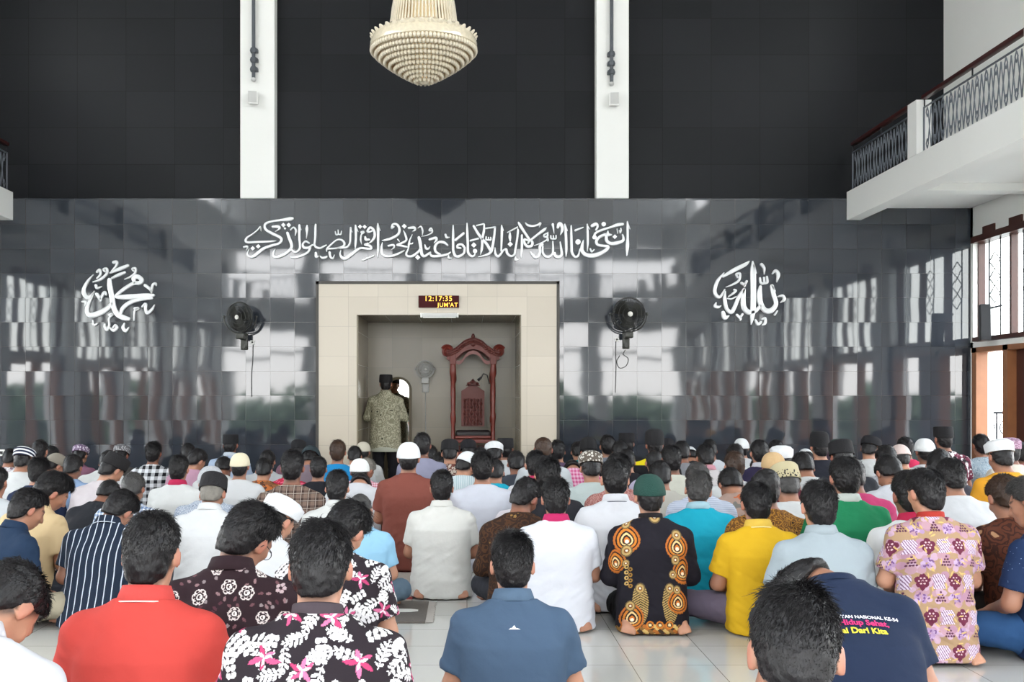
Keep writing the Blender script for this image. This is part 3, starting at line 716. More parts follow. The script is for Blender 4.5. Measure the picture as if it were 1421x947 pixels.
# ---- wall fans
def wall_fan(px, py, r, tilt, yaw, label, m_cage, m_blade, hub_m, loc_z_br, Y=WY, name='wall_fan', arm=0.2):
    base = PX(px, py, Y - arm - 0.06)
    root = empty(name, (base.x, Y, base.z)); tag(root, label, 'fan')
    T = Matrix.Translation((0, -arm - 0.06, 0)) @ Euler((R(tilt), 0, R(yaw))).to_matrix().to_4x4()
    def put(b, nm, m, smooth=True):
        bmesh.ops.transform(b.bm, matrix=T, verts=b.bm.verts); return b.build(nm, m, root, smooth=smooth)
    b = MB()
    for rr, y in ((r, 0), (r * 0.97, -0.035), (r * 0.72, -0.055), (r * 0.45, -0.062), (r * 0.97, 0.035), (r * 0.6, 0.055)):
        pts = [(rr * math.cos(a), y, rr * math.sin(a)) for a in np.linspace(0, 2 * math.pi, 40, endpoint=False)]
        b.tube(pts, 0.0035 if rr < r else 0.007, 5, closed=True)
    for i in range(48):
        a = 2 * math.pi * i / 48
        b.tube([(q * math.cos(a), y, q * math.sin(a)) for q, y in ((r * 0.2, -0.062), (r * 0.6, -0.06), (r * 0.9, -0.042), (r, 0), (r * 0.9, 0.042), (r * 0.4, 0.06))], 0.0022, 4)
    put(b, 'fan_cage', m_cage)
    for k in range(3):
        b = MB(); a0 = 2 * math.pi * k / 3 + 0.4; vs = []
        nr, na = 6, 7; g = []
        for i in range(nr):
            q = r * (0.16 + 0.72 * i / (nr - 1)); row = []
            for j in range(na):
                aa = a0 + (j / (na - 1) - 0.5) * (1.45 - 0.25 * i / nr)
                row.append(b.bm.verts.new((q * math.cos(aa), 0.028 * (j / (na - 1) - 0.5) * 1.6 - 0.008, q * math.sin(aa))))
            g.append(row)
        for i in range(nr - 1):
            for j in range(na - 1): b.bm.faces.new((g[i][j], g[i][j + 1], g[i + 1][j + 1], g[i + 1][j]))
        bmesh.ops.solidify(b.bm, geom=b.bm.faces[:], thickness=0.004)
        put(b, 'fan_blade', m_blade)
    RX90 = Matrix.Rotation(R(90), 4, 'X')
    put(MB().lathe([(0, 0.07), (r * 0.14, 0.068), (r * 0.16, 0.058), (r * 0.14, 0.05), (0, 0.05)], M=RX90, seg=20), 'fan_hub', hub_m)
    put(MB().lathe([(0, -0.17), (r * 0.22, -0.16), (r * 0.32, -0.12), (r * 0.34, -0.05), (r * 0.3, -0.03), (0, -0.03)], M=RX90, seg=20), 'fan_motor', m_blade)
    # yoke arc carrying the cage, bracket on the wall
    b = MB()
    b.tube([(r * 1.1 * math.cos(a), -arm - 0.05, r * 1.1 * math.sin(a)) for a in np.linspace(math.pi * 1.0, 2 * math.pi, 18)], 0.008, 6)
    for sx in (-1, 1): b.sph((sx * r * 1.1, -arm - 0.05, 0), 0.018, 8)
    b.build('yoke', m_cage, root, smooth=True)
    b = MB()
    b.box((0, -arm - 0.03, -r * 1.1 - 0.035), (0.10, 0.09, 0.07), None, 0.012); b.box((0, -arm * 0.5, -r * 1.1 - 0.05), (0.05, arm, 0.045), None, 0.01)
    b.box((0, -0.012, -r * 1.1 - 0.09), (0.085, 0.024, 0.2), None, 0.01); b.cyl((0, -0.02, -r * 1.1 - 0.15), (0, -0.05, -r * 1.1 - 0.15), 0.022)
    b.build('bracket', m_blade, root, smooth=True)
    return root
M_FCAGE = mat('dark_fan_wire', '#3a3a38', 0.4, metal=0.4); M_FBLADE = mat('dark_fan_plastic', '#33342f', 0.35); M_FHUB = mat('pale_hub', '#d8d6d0', 0.4)
wall_fan(333, 440, 0.175, 8, -28, 'dark round wall fan on the granite, left of the niche', M_FCAGE, M_FBLADE, M_FHUB, 0)
wall_fan(873, 436, 0.195, 4, 6, 'dark round wall fan on the granite, right of the niche', M_FCAGE, M_FBLADE, M_FHUB, 0)
wall_fan(590, 512.5, 0.108, 4, 8, 'small pale wall fan on the back wall inside the niche', M_GREYP, M_GREYP, M_WHITE, 0, Y=NB, arm=0.1)
def cord(pts, label, m=None, name='fan_cord', r=0.004):
    o = MB().tube([tuple(PX(a, b_, WY - 0.012)) for a, b_ in catmull(pts, 5)], r, 5).build(name, m or M_BLACK, smooth=True); tag(o, label, 'cord'); return o
cord([(868, 486), (865, 492), (872, 498), (869, 508), (860, 511), (856, 502), (860, 494)], 'thin black cord looped under the right wall fan')
cord([(855, 472), (854.5, 490), (855, 508), (854, 545)], 'thin straight pull cord left of the right wall fan')
cord([(351, 478), (350.5, 500), (349, 520), (349, 551)], 'thin pull cord under the left wall fan')
cord([(595 * 0 + 590.5, 540), (590.5, 575), (591, 606)], 'white cable running down under the small niche fan', M_GREYP) .location = (-0.0, NB - WY, 0)
bpy.data.objects['fan_cord.003'].location = (PX(590.5, 575, NB - 0.012).x - PX(590.5, 575, WY - 0.012).x, NB - WY, PX(590.5, 575, NB - .012).z - PX(590.5, 575, WY - .012).z)
def plate(px, py, wp, hp, label, Y=WY, name='wall_switch', cat='switch'):
    p = PX(px, py, Y); s_ = Y / F
    root = empty(name, p); tag(root, label, cat)
    MB().box((0, -0.008, 0), (wp * s_, 0.016, hp * s_), None, 0.003).build('plate', M_WHITE, root)
    MB().box((0, -0.018, 0), (wp * s_ * 0.45, 0.008, hp * s_ * 0.45), None, 0.002).build('button', M_BLACK, root)
    return root
plate(856, 471.5, 5.5, 5, 'small white switch box left of the right wall fan')
plate(350.5, 475.5, 6, 5.5, 'small white switch box right of the left wall fan bracket')
plate(2.5, 628.5, 9, 9, 'white wall socket on the granite at the left picture edge', name='wall_socket', cat='socket')

# ---- rods with knobs and white boxes on the pillars
for px, y1, yk, bx, by, yw, lab in ((353, 112, (72, 85, 98), 353, 138, 10, 'left'), (848, 118, (77, 90, 102), 851, 140, -8, 'right')):
    p = PX(px, y1, WY); rod = empty('flag_rod', p); tag(rod, 'dark metal rod with three knobs hanging on the %s white pillar' % lab, 'rod')
    s_ = WY / F
    MB().cyl((0, -0.05, 0.0), (0, -0.05, CEIL - 0.4 - p.z), 0.022, seg=12).build('rod_shaft', mat('dark_grey_rod', '#54585e', 0.4, metal=0.3), rod, smooth=True)
    for y in yk:
        b = MB().lathe([(0, -0.035), (0.035, -0.03), (0.045, 0), (0.035, 0.03), (0, 0.035)], seg=14); b.box((0.03 if lab == 'left' else -0.03, 0.02, 0), (0.04, 0.07, 0.045), None, 0.006)
        b.build('rod_knob', bpy.data.materials['dark_grey_rod'], rod, smooth=True, loc=(0, -0.05, (y1 - y) * s_))
    MB().sph((0, -0.05, 0), 0.03, 14).build('end_ball', M_GREYP, rod, smooth=True)
    q = PX(bx, by, WY); bo = empty('speaker_box', q); tag(bo, 'small white speaker box on the %s pillar under the rod' % lab, 'speaker')
    M_ = Euler((R(12), 0, R(yw)))
    o = MB().box((0, -0.07, 0), (0.118, 0.10, 0.148), M_, 0.006).build('box_body', M_WHITE, bo)
    MB().box((0, -0.124, -0.0), (0.10, 0.006, 0.13), M_, 0.002).build('grille', M_GREYP, bo)
    MB().box((0, -0.012, 0), (0.05, 0.024, 0.08), None, 0.004).build('bracket', M_GREYP, bo)

# ---- column loudspeaker by the right windows
q = PX(1366.5, 448, 12.5); sp_ = empty('column_speaker', q); tag(sp_, 'black column loudspeaker in front of the right-hand window', 'speaker')
MB().box((0, 0, 0), (0.115, 0.11, 0.42), Euler((R(-4), 0, R(-15))), 0.01).build('speaker_body', M_BLACK, sp_)
MB().box((-0.014, -0.055, 0), (0.1, 0.008, 0.4), Euler((R(-4), 0, R(-15))), 0.003).build('grille', mat('speaker_mesh', '#2e2f33', 0.6, bump=0.4, bscale=300), sp_)
MB().cyl((0.03, 0, 0.16), (0.2, 0.0, 0.2), 0.012).build('bracket', M_IRON, sp_)

# ---- arched mirror in the niche
MY = NB - 0.03
mc = PX(553, 541.5, MY); mr = 18.3 * MY / F
mi = empty('arched_mirror', (mc.x, NB, 0.12)); tag(mi, 'tall arched mirror with olive brown frame leaning on the niche wall', 'mirror')
def arch(r, n=24): return [(r * math.cos(a), mc.z - 0.12 + r * math.sin(a)) for a in np.linspace(0, math.pi, n)]
outer = arch(mr) + [(-mr, 0.0), (mr, 0.0)]; ri = mr - 0.035; inner = arch(ri) + [(-ri, 0.035), (ri, 0.035)]
b = MB()
for y0, y1, pa, pb in ((-0.045, -0.045, outer, inner),):
    n = len(outer)
    oA = [b.bm.verts.new((x, -0.045, z)) for x, z in outer]; iA = [b.bm.verts.new((x, -0.055, z)) for x, z in inner]
    oB = [b.bm.verts.new((x, -0.002, z)) for x, z in outer]; iB = [b.bm.verts.new((x, -0.02, z)) for x, z in inner]
    for i in range(n):
        j = (i + 1) % n
        b.bm.faces.new((oA[i], oA[j], iA[j], iA[i])); b.bm.faces.new((oA[i], oB[i], oB[j], oA[j])); b.bm.faces.new((iA[i], iA[j], iB[j], iB[i]))
b.build('mirror_frame', mat('olive_brown_frame', '#5d5340', 0.4, metal=0.2), mi)
MB().prism(inner, -0.024, -0.018).build('mirror_glass', mat('mirror_glass', '#f2f2f0', 0.02, metal=1.0), mi)

# ---- carved pulpit chair
M_MAH = mat('red_mahogany', '#6a271d', 0.35, noise=0.22, nscale=14, bump=0.08)
M_MAHD = mat('carved_mahogany', '#54190f', 0.42, noise=0.4, nscale=45, bump=0.9, bscale=55)
M_MAHP = mat('polished_mahogany', '#64241a', 0.45, noise=0.15, nscale=10)
py_ = 13.62; sc = py_ / F
pc = PX(656.5, 552, py_)
mb = empty('pulpit_chair', (pc.x, py_, 0)); tag(mb, 'carved red mahogany canopied pulpit chair in the right of the niche', 'chair')
def zc(py): return HC - (py - CY) * sc
def ux(px): return (px - 656.5) * sc
pw = ux(684.5)
def turned(z0, z1):
    prof = [(0, z0)]; L = z1 - z0
    for t, r in ((0, .036), (.05, .036), (.06, .028), (.12, .026), (.14, .04), (.17, .04), (.19, .026), (.3, .03), (.36, .024), (.38, .038), (.41, .038), (.43, .024), (.55, .022), (.6, .034), (.63, .034), (.65, .024), (.8, .031), (.9, .024), (.93, .04), (.96, .04), (1, .034)):
        prof.append((r, z0 + t * L))
    prof.append((0, z1)); return prof
for sx in (-1, 1):
    for dy, z1 in ((0.0, zc(506)), (0.55, zc(515))):
        b = MB().lathe(turned(0.02, z1), (sx * pw, dy, 0), 14)
        b.box((sx * pw, dy, 0.24), (0.075, 0.075, 0.44), None, 0.006)
        b.build('post', M_MAH, mb, smooth=True)
    MB().box((sx * pw, 0.0, (zc(506) + zc(486)) / 2), (0.075, 0.075, zc(486) - zc(506)), None, 0.006).build('post_block', M_MAHP, mb)
    # side rail, arm and side carving
    b = MB(); b.box((sx * pw, 0.28, zc(590)), (0.045, 0.5, 0.05), None, 0.012); b.box((sx * pw, 0.28, 0.42), (0.04, 0.5, 0.1), None, 0.008)
    b.build('arm_rest', M_MAH, mb, smooth=True)
    b = MB()
    for i in range(4):
        for j in range(3):
            b.sph((sx * pw, 0.1 + i * 0.12, 0.53 + j * 0.11), 0.055, 8, (0.3, 1, 0.8))
    b.build('side_carving', M_MAHD, mb, smooth=True)
    # canopy scroll
    b = MB()
    pts = []
    for a in np.linspace(0, 4.2 * math.pi, 40):
        rr = 0.075 * (1 - a / (4.6 * math.pi)); pts.append((sx * (ux(692) - 0 + 0 * a) - sx * 0.0 + sx * rr * math.cos(a + 0.4) * 1.0, 0.0, zc(487.5) + rr * math.sin(a + 0.4)))
    b.tube(pts, 0.02, 6)
    b.lathe([(0, -0.03), (0.07, -0.03), (0.075, 0), (0.07, 0.03), (0, 0.03)], (sx * ux(692), 0.03, zc(487.5)), 20, Matrix.Rotation(R(90), 4, 'X'))
    b.build('canopy_scroll', M_MAH, mb, smooth=True)
def curve_pts(P, n=8): return [tuple(p) for p in catmull(P, n)]
topc = [(620, 487), (628, 485), (636, 480), (644, 473), (651, 470), (656.5, 468)]
lowc = [(656.5, 485), (650, 486), (642, 490), (634, 497), (627, 501), (620, 499)]
half = curve_pts(topc) ; low = curve_pts(lowc)
poly = [(ux(x), zc(y)) for x, y in half] + [(-ux(x), zc(y)) for x, y in half[::-1]][1:] + [(-ux(x), zc(y)) for x, y in low[::-1]] + [(ux(x), zc(y)) for x, y in low[::-1]][::-1][1:]
# outline goes left-to-peak-to-right and back along the lower arch
poly = [(ux(x), zc(y)) for x, y in half] + [(-ux(x), zc(y)) for x, y in half[::-1][1:]] + [(-ux(x), zc(y)) for x, y in low[::-1]] + [(ux(x), zc(y)) for x, y in low[1:]]
MB().prism(poly, -0.03, 0.035).build('pediment', M_MAHP, mb)
MB().prism([(x * 0.97, z - 0.0) for x, z in poly], 0.54, 0.58).build('rear_pediment', M_MAH, mb)
b = MB()
rp = curve_pts(topc, 3)
for s_ in (-1, 1):
    for x, y in rp:
        b.sph((s_ * ux(x), -0.035, zc(y + 3.2)), 0.022, 8, (1, 0.6, 1))
        b.sph((s_ * ux(x), -0.035, zc(y + 7.5)), 0.014, 8, (1.4, 0.6, 0.8))
b.sph((0, -0.03, zc(467.5)), 0.03, 10, (0.8, 0.6, 1.3)); b.sph((0, -0.035, zc(478)), 0.032, 10, (1, 0.5, 1))
b.build('pediment_carving', M_MAHD, mb, smooth=True)
# roof boards between the two pediments, following the curve
b = MB(); prev = None
outl = [(ux(x), zc(y)) for x, y in half] + [(-ux(x), zc(y)) for x, y in half[::-1][1:]]
A = [b.bm.verts.new((x, -0.02, z + 0.004)) for x, z in outl]; B = [b.bm.verts.new((x, 0.57, z + 0.004)) for x, z in outl]
for i in range(len(A) - 1): b.bm.faces.new((A[i], A[i + 1], B[i + 1], B[i]))
bmesh.ops.solidify(b.bm, geom=b.bm.faces[:], thickness=0.015)
b.build('canopy_roof', M_MAH, mb)
# valance under the arch
vl = curve_pts([(632, 504), (637, 506), (642, 503), (646, 497), (651, 493), (656.5, 491.5)])
lower = curve_pts([(656.5, 512), (650, 512), (645, 514), (640, 513), (636, 515), (632, 514)])
vp = [(ux(x), zc(y)) for x, y in vl] + [(-ux(x), zc(y)) for x, y in vl[::-1][1:]]
up = [(x, z + 0.045) for x, z in vp]
MB().prism(vp + up[::-1], 0.0, 0.03).build('valance', M_MAH, mb)
# chair back
def cz(py): return HC - (py - CY) * (py_ + 0.5) / F
def cx_(px): return (px - 656) * (py_ + 0.5) / F
bk = [(cx_(640), cz(592)), (cx_(640), cz(543))] + [(cx_(x), cz(y)) for x, y in catmull([(640, 543), (645, 540), (650, 536), (656, 534.5), (662, 536), (667, 540), (672, 543)], 4)] + [(cx_(672), cz(592))]
MB().prism(bk, 0.47, 0.51).build('chair_back', M_MAHP, mb)
b = MB()
for i in range(6):
    for j in range(8):
        b.sph((cx_(645 + i * 4.4), 0.465, cz(588 - j * 4.6)), 0.021, 8, (1, 0.5, 1) if (i + j) % 2 else (0.7, 0.5, 1.3))
b.build('back_carving', M_MAHD, mb, smooth=True)
b = MB(); b.prism([(cx_(646), cz(536)), (cx_(650), cz(531)), (cx_(653), cz(529)), (cx_(656), cz(525.5)), (cx_(659), cz(529)), (cx_(662), cz(531)), (cx_(666), cz(536))], 0.47, 0.505)
for x, y in ((650, 533), (656, 530), (662, 533)): b.sph((cx_(x), 0.47, cz(y)), 0.022, 8, (1, 0.6, 1))
b.build('back_crest', M_MAHD, mb)
MB().box((0, 0.25, zc(601) - 0.02), (2 * pw - 0.06, 0.46, 0.09), None, 0.035, 4).build('seat_cushion', mat('black_cushion', '#1d1517', 0.5), mb, smooth=True)
b = MB(); b.box((0, 0.02, zc(607)), (2 * pw - 0.05, 0.05, 0.035), None, 0.01); b.box((0, 0.27, zc(606) - 0.06), (2 * pw - 0.04, 0.5, 0.05), None, 0.006)
b.box((0, 0.03, 0.36), (2 * pw - 0.05, 0.03, 0.5), None, 0.004); b.box((0, 0.5, 0.4), (2 * pw - 0.05, 0.03, 0.55), None, 0.004)
b.box((0, 0.28, 0.05), (2 * pw + 0.14, 0.72, 0.08), None, 0.01)
b.build('seat_base', M_MAH, mb)
b = MB().tube([(ux(679), 0.0, zc(533)), (ux(676), -0.02, zc(521)), (ux(671), -0.03, zc(519)), (ux(668), -0.04, zc(524))], 0.007, 6)
b.cyl((ux(668), -0.04, zc(524)), (ux(663.5), -0.06, zc(528)), 0.012, 0.018)
mk = b.build('microphone', M_BLACK); mk.location = mb.location; tag(mk, 'black gooseneck microphone on the right post of the pulpit chair', 'microphone')

# ---- mats on the floor
def rug_tex(name, base, alt):
    g = NG(name); o = g.tc.outputs['Object']; n = g.noise(o, 60, 3)
    g.base(g.mix(n.outputs['Fac'], base, alt)); g.set(Roughness=0.9); g.l(g.bump(g.noise(o, 400, 2).outputs['Fac'], 0.3, 0.003), g.b.inputs['Normal']); return g.m
rg = empty('prayer_rug', (-0.62, 6.53, 0)); tag(rg, 'grey brown prayer rug with white minaret shape and fringed end', 'rug')
MB().box((0, 0, 0.006), (0.76, 0.63, 0.012), None, 0.003).build('rug_field', rug_tex('grey_rug', '#57504b', '#6a625c'), rg)
shp = [(-0.34, -0.17), (-0.34, 0.17), (0.04, 0.17), (0.07, 0.14), (0.19, 0.13), (0.19, 0.05), (0.28, 0.045), (0.325, 0.02), (0.325, -0.02), (0.28, -0.045), (0.19, -0.05), (0.19, -0.13), (0.16, -0.15), (0.10, -0.17)]
b = MB(); A = [b.bm.verts.new((x, y, 0.0125)) for x, y in shp]; B = [b.bm.verts.new((x, y, 0.0145)) for x, y in shp]
b.bm.faces.new(B); 
for i in range(len(A)): b.bm.faces.new((A[i], A[(i + 1) % len(A)], B[(i + 1) % len(A)], B[i]))
b.build('rug_emblem', rug_tex('white_rug', '#e6e4de', '#d5d2cb'), rg)
b = MB()
for k in range(78):
    y = -0.309 + k * 0.008
    b.tube([(0.38, y, 0.007), (0.40, y + rng.uniform(-.003, .003), 0.006), (0.425 + rng.uniform(-.006, .006), y + rng.uniform(-.006, .006), 0.003)], 0.0022, 4)
f_ = b.build('rug_fringe', mat('grey_fringe', '#a09a94', 0.9), rg)
r2 = empty('prayer_mat', (-0.78, 7.49, 0)); tag(r2, 'beige floor mat with dark red end stripes behind the grey rug', 'mat')
MB().box((0, 0, 0.004), (0.86, 1.16, 0.008), None, 0.002).build('mat_field', rug_tex('beige_mat', '#9b9188', '#aaa096'), r2)
for y in (-0.54, 0.54): MB().box((0, y, 0.0095), (0.86, 0.075, 0.004), None, 0.001).build('mat_stripe', rug_tex('red_stripe_%d' % (y > 0), '#7d2224', '#8c2b2b'), r2)
# ================================================================ PEOPLE: SURFACES FROM DISTANCE FIELDS
class Field:
    def __init__(s, lo, hi, res):
        s.lo = np.array(lo, float); s.res = res
        s.n = np.ceil((np.array(hi) - s.lo) / res).astype(int) + 1
        s.v = np.full(s.n, 1.0, np.float32)
        s.ax = [(s.lo[i] + res * np.arange(s.n[i])).astype(np.float32) for i in range(3)]
    def win(s, lo, hi, m):
        a = np.clip(np.floor((np.array(lo) - m - s.lo) / s.res).astype(int), 0, s.n); b = np.clip(np.ceil((np.array(hi) + m - s.lo) / s.res).astype(int) + 1, 0, s.n)
        return tuple(slice(x, y) for x, y in zip(a, b))
    def add(s, fn, lo, hi, k=0.03):
        w_ = s.win(lo, hi, k + 0.03)
        if min(x.stop - x.start for x in w_) <= 0: return
        X, Y, Z = np.meshgrid(*(a[q] for a, q in zip(s.ax, w_)), indexing='ij', sparse=True)
        d = fn(X, Y, Z); a = s.v[w_]
        if k > 0:
            h = np.clip(0.5 + 0.5 * (d - a) / k, 0, 1); s.v[w_] = d * (1 - h) + a * h - k * h * (1 - h)
        else: s.v[w_] = np.minimum(a, d)
    def cone(s, a, b, r1, r2, k=0.03):
        a = np.array(a, float); b = np.array(b, float); ab = b - a; L2 = max(float(ab @ ab), 1e-9)
        def fn(X, Y, Z):
            px, py, pz = X - a[0], Y - a[1], Z - a[2]
            t = np.clip((px * ab[0] + py * ab[1] + pz * ab[2]) / L2, 0, 1)
            return np.sqrt((px - t * ab[0]) ** 2 + (py - t * ab[1]) ** 2 + (pz - t * ab[2]) ** 2) - (r1 + (r2 - r1) * t)
        r = max(r1, r2); s.add(fn, np.minimum(a, b) - r, np.maximum(a, b) + r, k)
    def ell(s, c, r, M=None, k=0.03):
        c = np.array(c, float); r = np.array(r, float); Q = None if M is None else np.array(M.to_3x3()).T
        def fn(X, Y, Z):
            x, y, z = X - c[0], Y - c[1], Z - c[2]
            if Q is not None:
                x, y, z = (Q[0, 0] * x + Q[0, 1] * y + Q[0, 2] * z, Q[1, 0] * x + Q[1, 1] * y + Q[1, 2] * z, Q[2, 0] * x + Q[2, 1] * y + Q[2, 2] * z)
            k0 = np.sqrt((x / r[0]) ** 2 + (y / r[1]) ** 2 + (z / r[2]) ** 2) + 1e-6
            k1 = np.sqrt((x / r[0] ** 2) ** 2 + (y / r[1] ** 2) ** 2 + (z / r[2] ** 2) ** 2) + 1e-6
            return k0 * (k0 - 1) / k1
        R_ = r.max(); s.add(fn, c - R_, c + R_, k)
    def cut(s, fn):
        X, Y, Z = np.meshgrid(*s.ax, indexing='ij', sparse=True)
        s.v = np.maximum(s.v, fn(X, Y, Z).astype(np.float32))
    def mesh(s, smooth=1):
        v = s.v; v[0] = v[-1] = 1; v[:, 0] = v[:, -1] = 1; v[:, :, 0] = v[:, :, -1] = 1
        ins = v < 0; nx, ny, nz = v.shape
        cnt = np.zeros((nx - 1, ny - 1, nz - 1), np.int8)
        for i in (0, 1):
            for j in (0, 1):
                for k in (0, 1):
                    cnt += ins[i:nx - 1 + i, j:ny - 1 + j, k:nz - 1 + k]
        act = (cnt > 0) & (cnt < 8); I = np.argwhere(act); N = len(I)
        idx = np.full(act.shape, -1, np.int32); idx[act] = np.arange(N)
        P = np.zeros((N, 3)); C = np.zeros((N, 1))
        off = np.array([(i, j, k) for i in (0, 1) for j in (0, 1) for k in (0, 1)])
        for a in range(8):
            for b in range(a + 1, 8):
                if np.abs(off[a] - off[b]).sum() != 1: continue
                A = I + off[a]; B = I + off[b]
                va = v[A[:, 0], A[:, 1], A[:, 2]]; vb = v[B[:, 0], B[:, 1], B[:, 2]]
                m = (va < 0) != (vb < 0)
                t = np.where(m, va / np.where(m, va - vb, 1), 0)[:, None]
                P += np.where(m[:, None], off[a] + t * (off[b] - off[a]), 0); C += m[:, None]
        P = (P / np.maximum(C, 1) + I) * s.res + s.lo
        Fs = []
        for ax in range(3):
            o1, o2 = [(1, 2), (2, 0), (0, 1)][ax]
            sl_a = [slice(0, None)] * 3; sl_b = [slice(0, None)] * 3
            sl_a[ax] = slice(0, -1); sl_b[ax] = slice(1, None)
            ch = ins[tuple(sl_a)] != ins[tuple(sl_b)]
            E = np.argwhere(ch); E = E[(E[:, o1] > 0) & (E[:, o2] > 0) & (E[:, o1] < s.n[o1] - 1) & (E[:, o2] < s.n[o2] - 1)]
            e1 = np.zeros(3, int); e1[o1] = 1; e2 = np.zeros(3, int); e2[o2] = 1
            q = np.stack([idx[tuple((E - e1 - e2).T)], idx[tuple((E - e2).T)], idx[tuple(E.T)], idx[tuple((E - e1).T)]], 1)
            fl = ~ins[tuple(E.T)]
            q[fl] = q[fl][:, ::-1]
            Fs.append(q[(q >= 0).all(1)])
        Fq = np.vstack(Fs)
        for _ in range(smooth):
            acc = np.zeros_like(P); c = np.zeros(N)
            for a, b in ((0, 1), (1, 2), (2, 3), (3, 0)):
                np.add.at(acc, Fq[:, a], P[Fq[:, b]]); np.add.at(acc, Fq[:, b], P[Fq[:, a]]); np.add.at(c, Fq[:, a], 1); np.add.at(c, Fq[:, b], 1)
            P = P * 0.4 + 0.6 * acc / np.maximum(c, 1)[:, None]
        return P, Fq

def vnoise(P, freq, seed=0):
    """smooth value noise in -1..1 at points P"""
    rg_ = np.random.default_rng(seed); G = rg_.uniform(-1, 1, (32, 32, 32)).astype(np.float32)
    Q = P * np.asarray(freq) + 100.3; I = np.floor(Q).astype(int); f = Q - I; f = f * f * (3 - 2 * f); out = 0
    for i in (0, 1):
        for j in (0, 1):
            for k in (0, 1):
                wgt = (f[:, 0] if i else 1 - f[:, 0]) * (f[:, 1] if j else 1 - f[:, 1]) * (f[:, 2] if k else 1 - f[:, 2])
                out = out + wgt * G[(I[:, 0] + i) % 32, (I[:, 1] + j) % 32, (I[:, 2] + k) % 32]
    return out
def normals(P, Fq):
    n = np.cross(P[Fq[:, 2]] - P[Fq[:, 0]], P[Fq[:, 3]] - P[Fq[:, 1]]); N = np.zeros_like(P)
    for a in range(4): np.add.at(N, Fq[:, a], n)
    return N / np.maximum(np.linalg.norm(N, axis=1, keepdims=True), 1e-12)

# ---- pose: all joints of a seated man facing +Y, seat at the origin
HEADC = np.array([0, 0, 0.0])
def pose(legs='K', lean=6, pitch=10, hyaw=0, hroll=0, arms='lap', w=1.0, kw=0.22, lift=0.0):
    q = dict(legs=legs, w=w)
    base = {'K': 0.055, 'C': 0.02, 'S': 0.86}[legs]
    base += lift; L = R(lean); H = 0.565
    q['base'] = base; cz_ = math.cos(L) ** 0.8
    q['c'] = lambda h: np.sign(h) * np.tan(L) * np.abs(h) * (0.45 + 0.6 * np.clip(h, 0, H) / H) 
    q['zz'] = lambda h: base + h * cz_
    q['hh'] = lambda z: (z - base) / cz_
    neck0 = np.array([0, float(q['c'](0.545)), float(q['zz'](0.545))])
    na = L * 0.75 + R(pitch) * 0.45 + R(6)
    nd = np.array([0, math.sin(na), math.cos(na)])
    atlas = neck0 + nd * 0.082
    ca_ = L * 0.75 + R(8); q['cd'] = np.array([0, math.sin(ca_), math.cos(ca_)])
    tilt = L * 0.45 + R(pitch)
    M = Matrix.Translation(atlas) @ Euler((0, 0, R(hyaw)), 'XYZ').to_matrix().to_4x4() @ Euler((-tilt, R(hroll), 0), 'XYZ').to_matrix().to_4x4() @ Matrix.Translation((0, 0.018, 0.075))
    q['neck0'] = neck0; q['atlas'] = atlas; q['nd'] = nd; q['M'] = M
    q['Mi'] = np.array(M.inverted())
    Mn = np.array(M); corners = [Mn[:3, :3] @ (np.array([0.085 * math.cos(a) * 0, 0.105 * math.cos(a), 0.118 * math.sin(a)])) + Mn[:3, 3] for a in np.linspace(0, 6.28, 40)]
    q['top'] = max(c[2] for c in corners); q['ytop'] = Mn[1, 3]
    cs = float(q['c'](0.455)); zs = float(q['zz'](0.455)); ce = float(q['c'](0.24))
    q['sh'] = [np.array([s * 0.176 * w, cs, zs]) for s in (-1, 1)]
    if legs == 'S':
        el = [np.array([s * 0.25 * w, cs + 0.02, base + 0.25]) for s in (-1, 1)]; wr = [np.array([s * 0.13, cs + 0.22, base + 0.22]) for s in (-1, 1)]
    else:
        kz = base + (0.13 if legs == 'K' else 0.15)
        el = [np.array([s * 0.228 * w, max(ce, cs * 0.5) + 0.05, base + 0.245 - 0.02 * math.sin(L)]) for s in (-1, 1)]
        wr = [np.array([s * 0.125, max(0.25, ce + 0.22), kz + 0.03]) for s in (-1, 1)]
        if arms == 'dua':
            el = [np.array([s * 0.225 * w, cs + 0.10, base + 0.30]) for s in (-1, 1)]; wr = [np.array([s * 0.10, cs + 0.27, base + 0.44]) for s in (-1, 1)]
    q['el'], q['wr'] = el, wr
    if legs == 'K':
        q['hip'] = [np.array([s * 0.09, 0.03, 0.155 + lift]) for s in (-1, 1)]; q['kn'] = [np.array([s * 0.135, 0.375, 0.085]) for s in (-1, 1)]
        q['an'] = [np.array([s * 0.15, 0.03, 0.06]) for s in (-1, 1)]
        q['heel'] = [np.array([s * 0.15, -0.035, 0.085]) for s in (-1, 1)]; q['toe'] = [np.array([s * 0.16, -0.165, 0.022]) for s in (-1, 1)]
    elif legs == 'C':
        q['hip'] = [np.array([s * 0.09, 0.05, 0.115]) for s in (-1, 1)]; q['kn'] = [np.array([s * kw, 0.27, 0.125]) for s in (-1, 1)]
        q['an'] = [np.array([-s * 0.10, 0.36 + 0.07 * (s > 0), 0.05]) for s in (-1, 1)]
        q['heel'] = [np.array([-s * 0.14, 0.35 + 0.07 * (s > 0), 0.045]) for s in (-1, 1)]; q['toe'] = [np.array([-s * 0.24, 0.27 + 0.07 * (s > 0), 0.03]) for s in (-1, 1)]
    else:
        q['hip'] = [np.array([s * 0.09, 0, 0.88]) for s in (-1, 1)]; q['kn'] = [np.array([s * 0.10, 0.02, 0.48]) for s in (-1, 1)]
        q['an'] = [np.array([s * 0.10, -0.02, 0.08]) for s in (-1, 1)]
        q['heel'] = [np.array([s * 0.10, -0.05, 0.04]) for s in (-1, 1)]; q['toe'] = [np.array([s * 0.12, 0.15, 0.022]) for s in (-1, 1)]
    return q

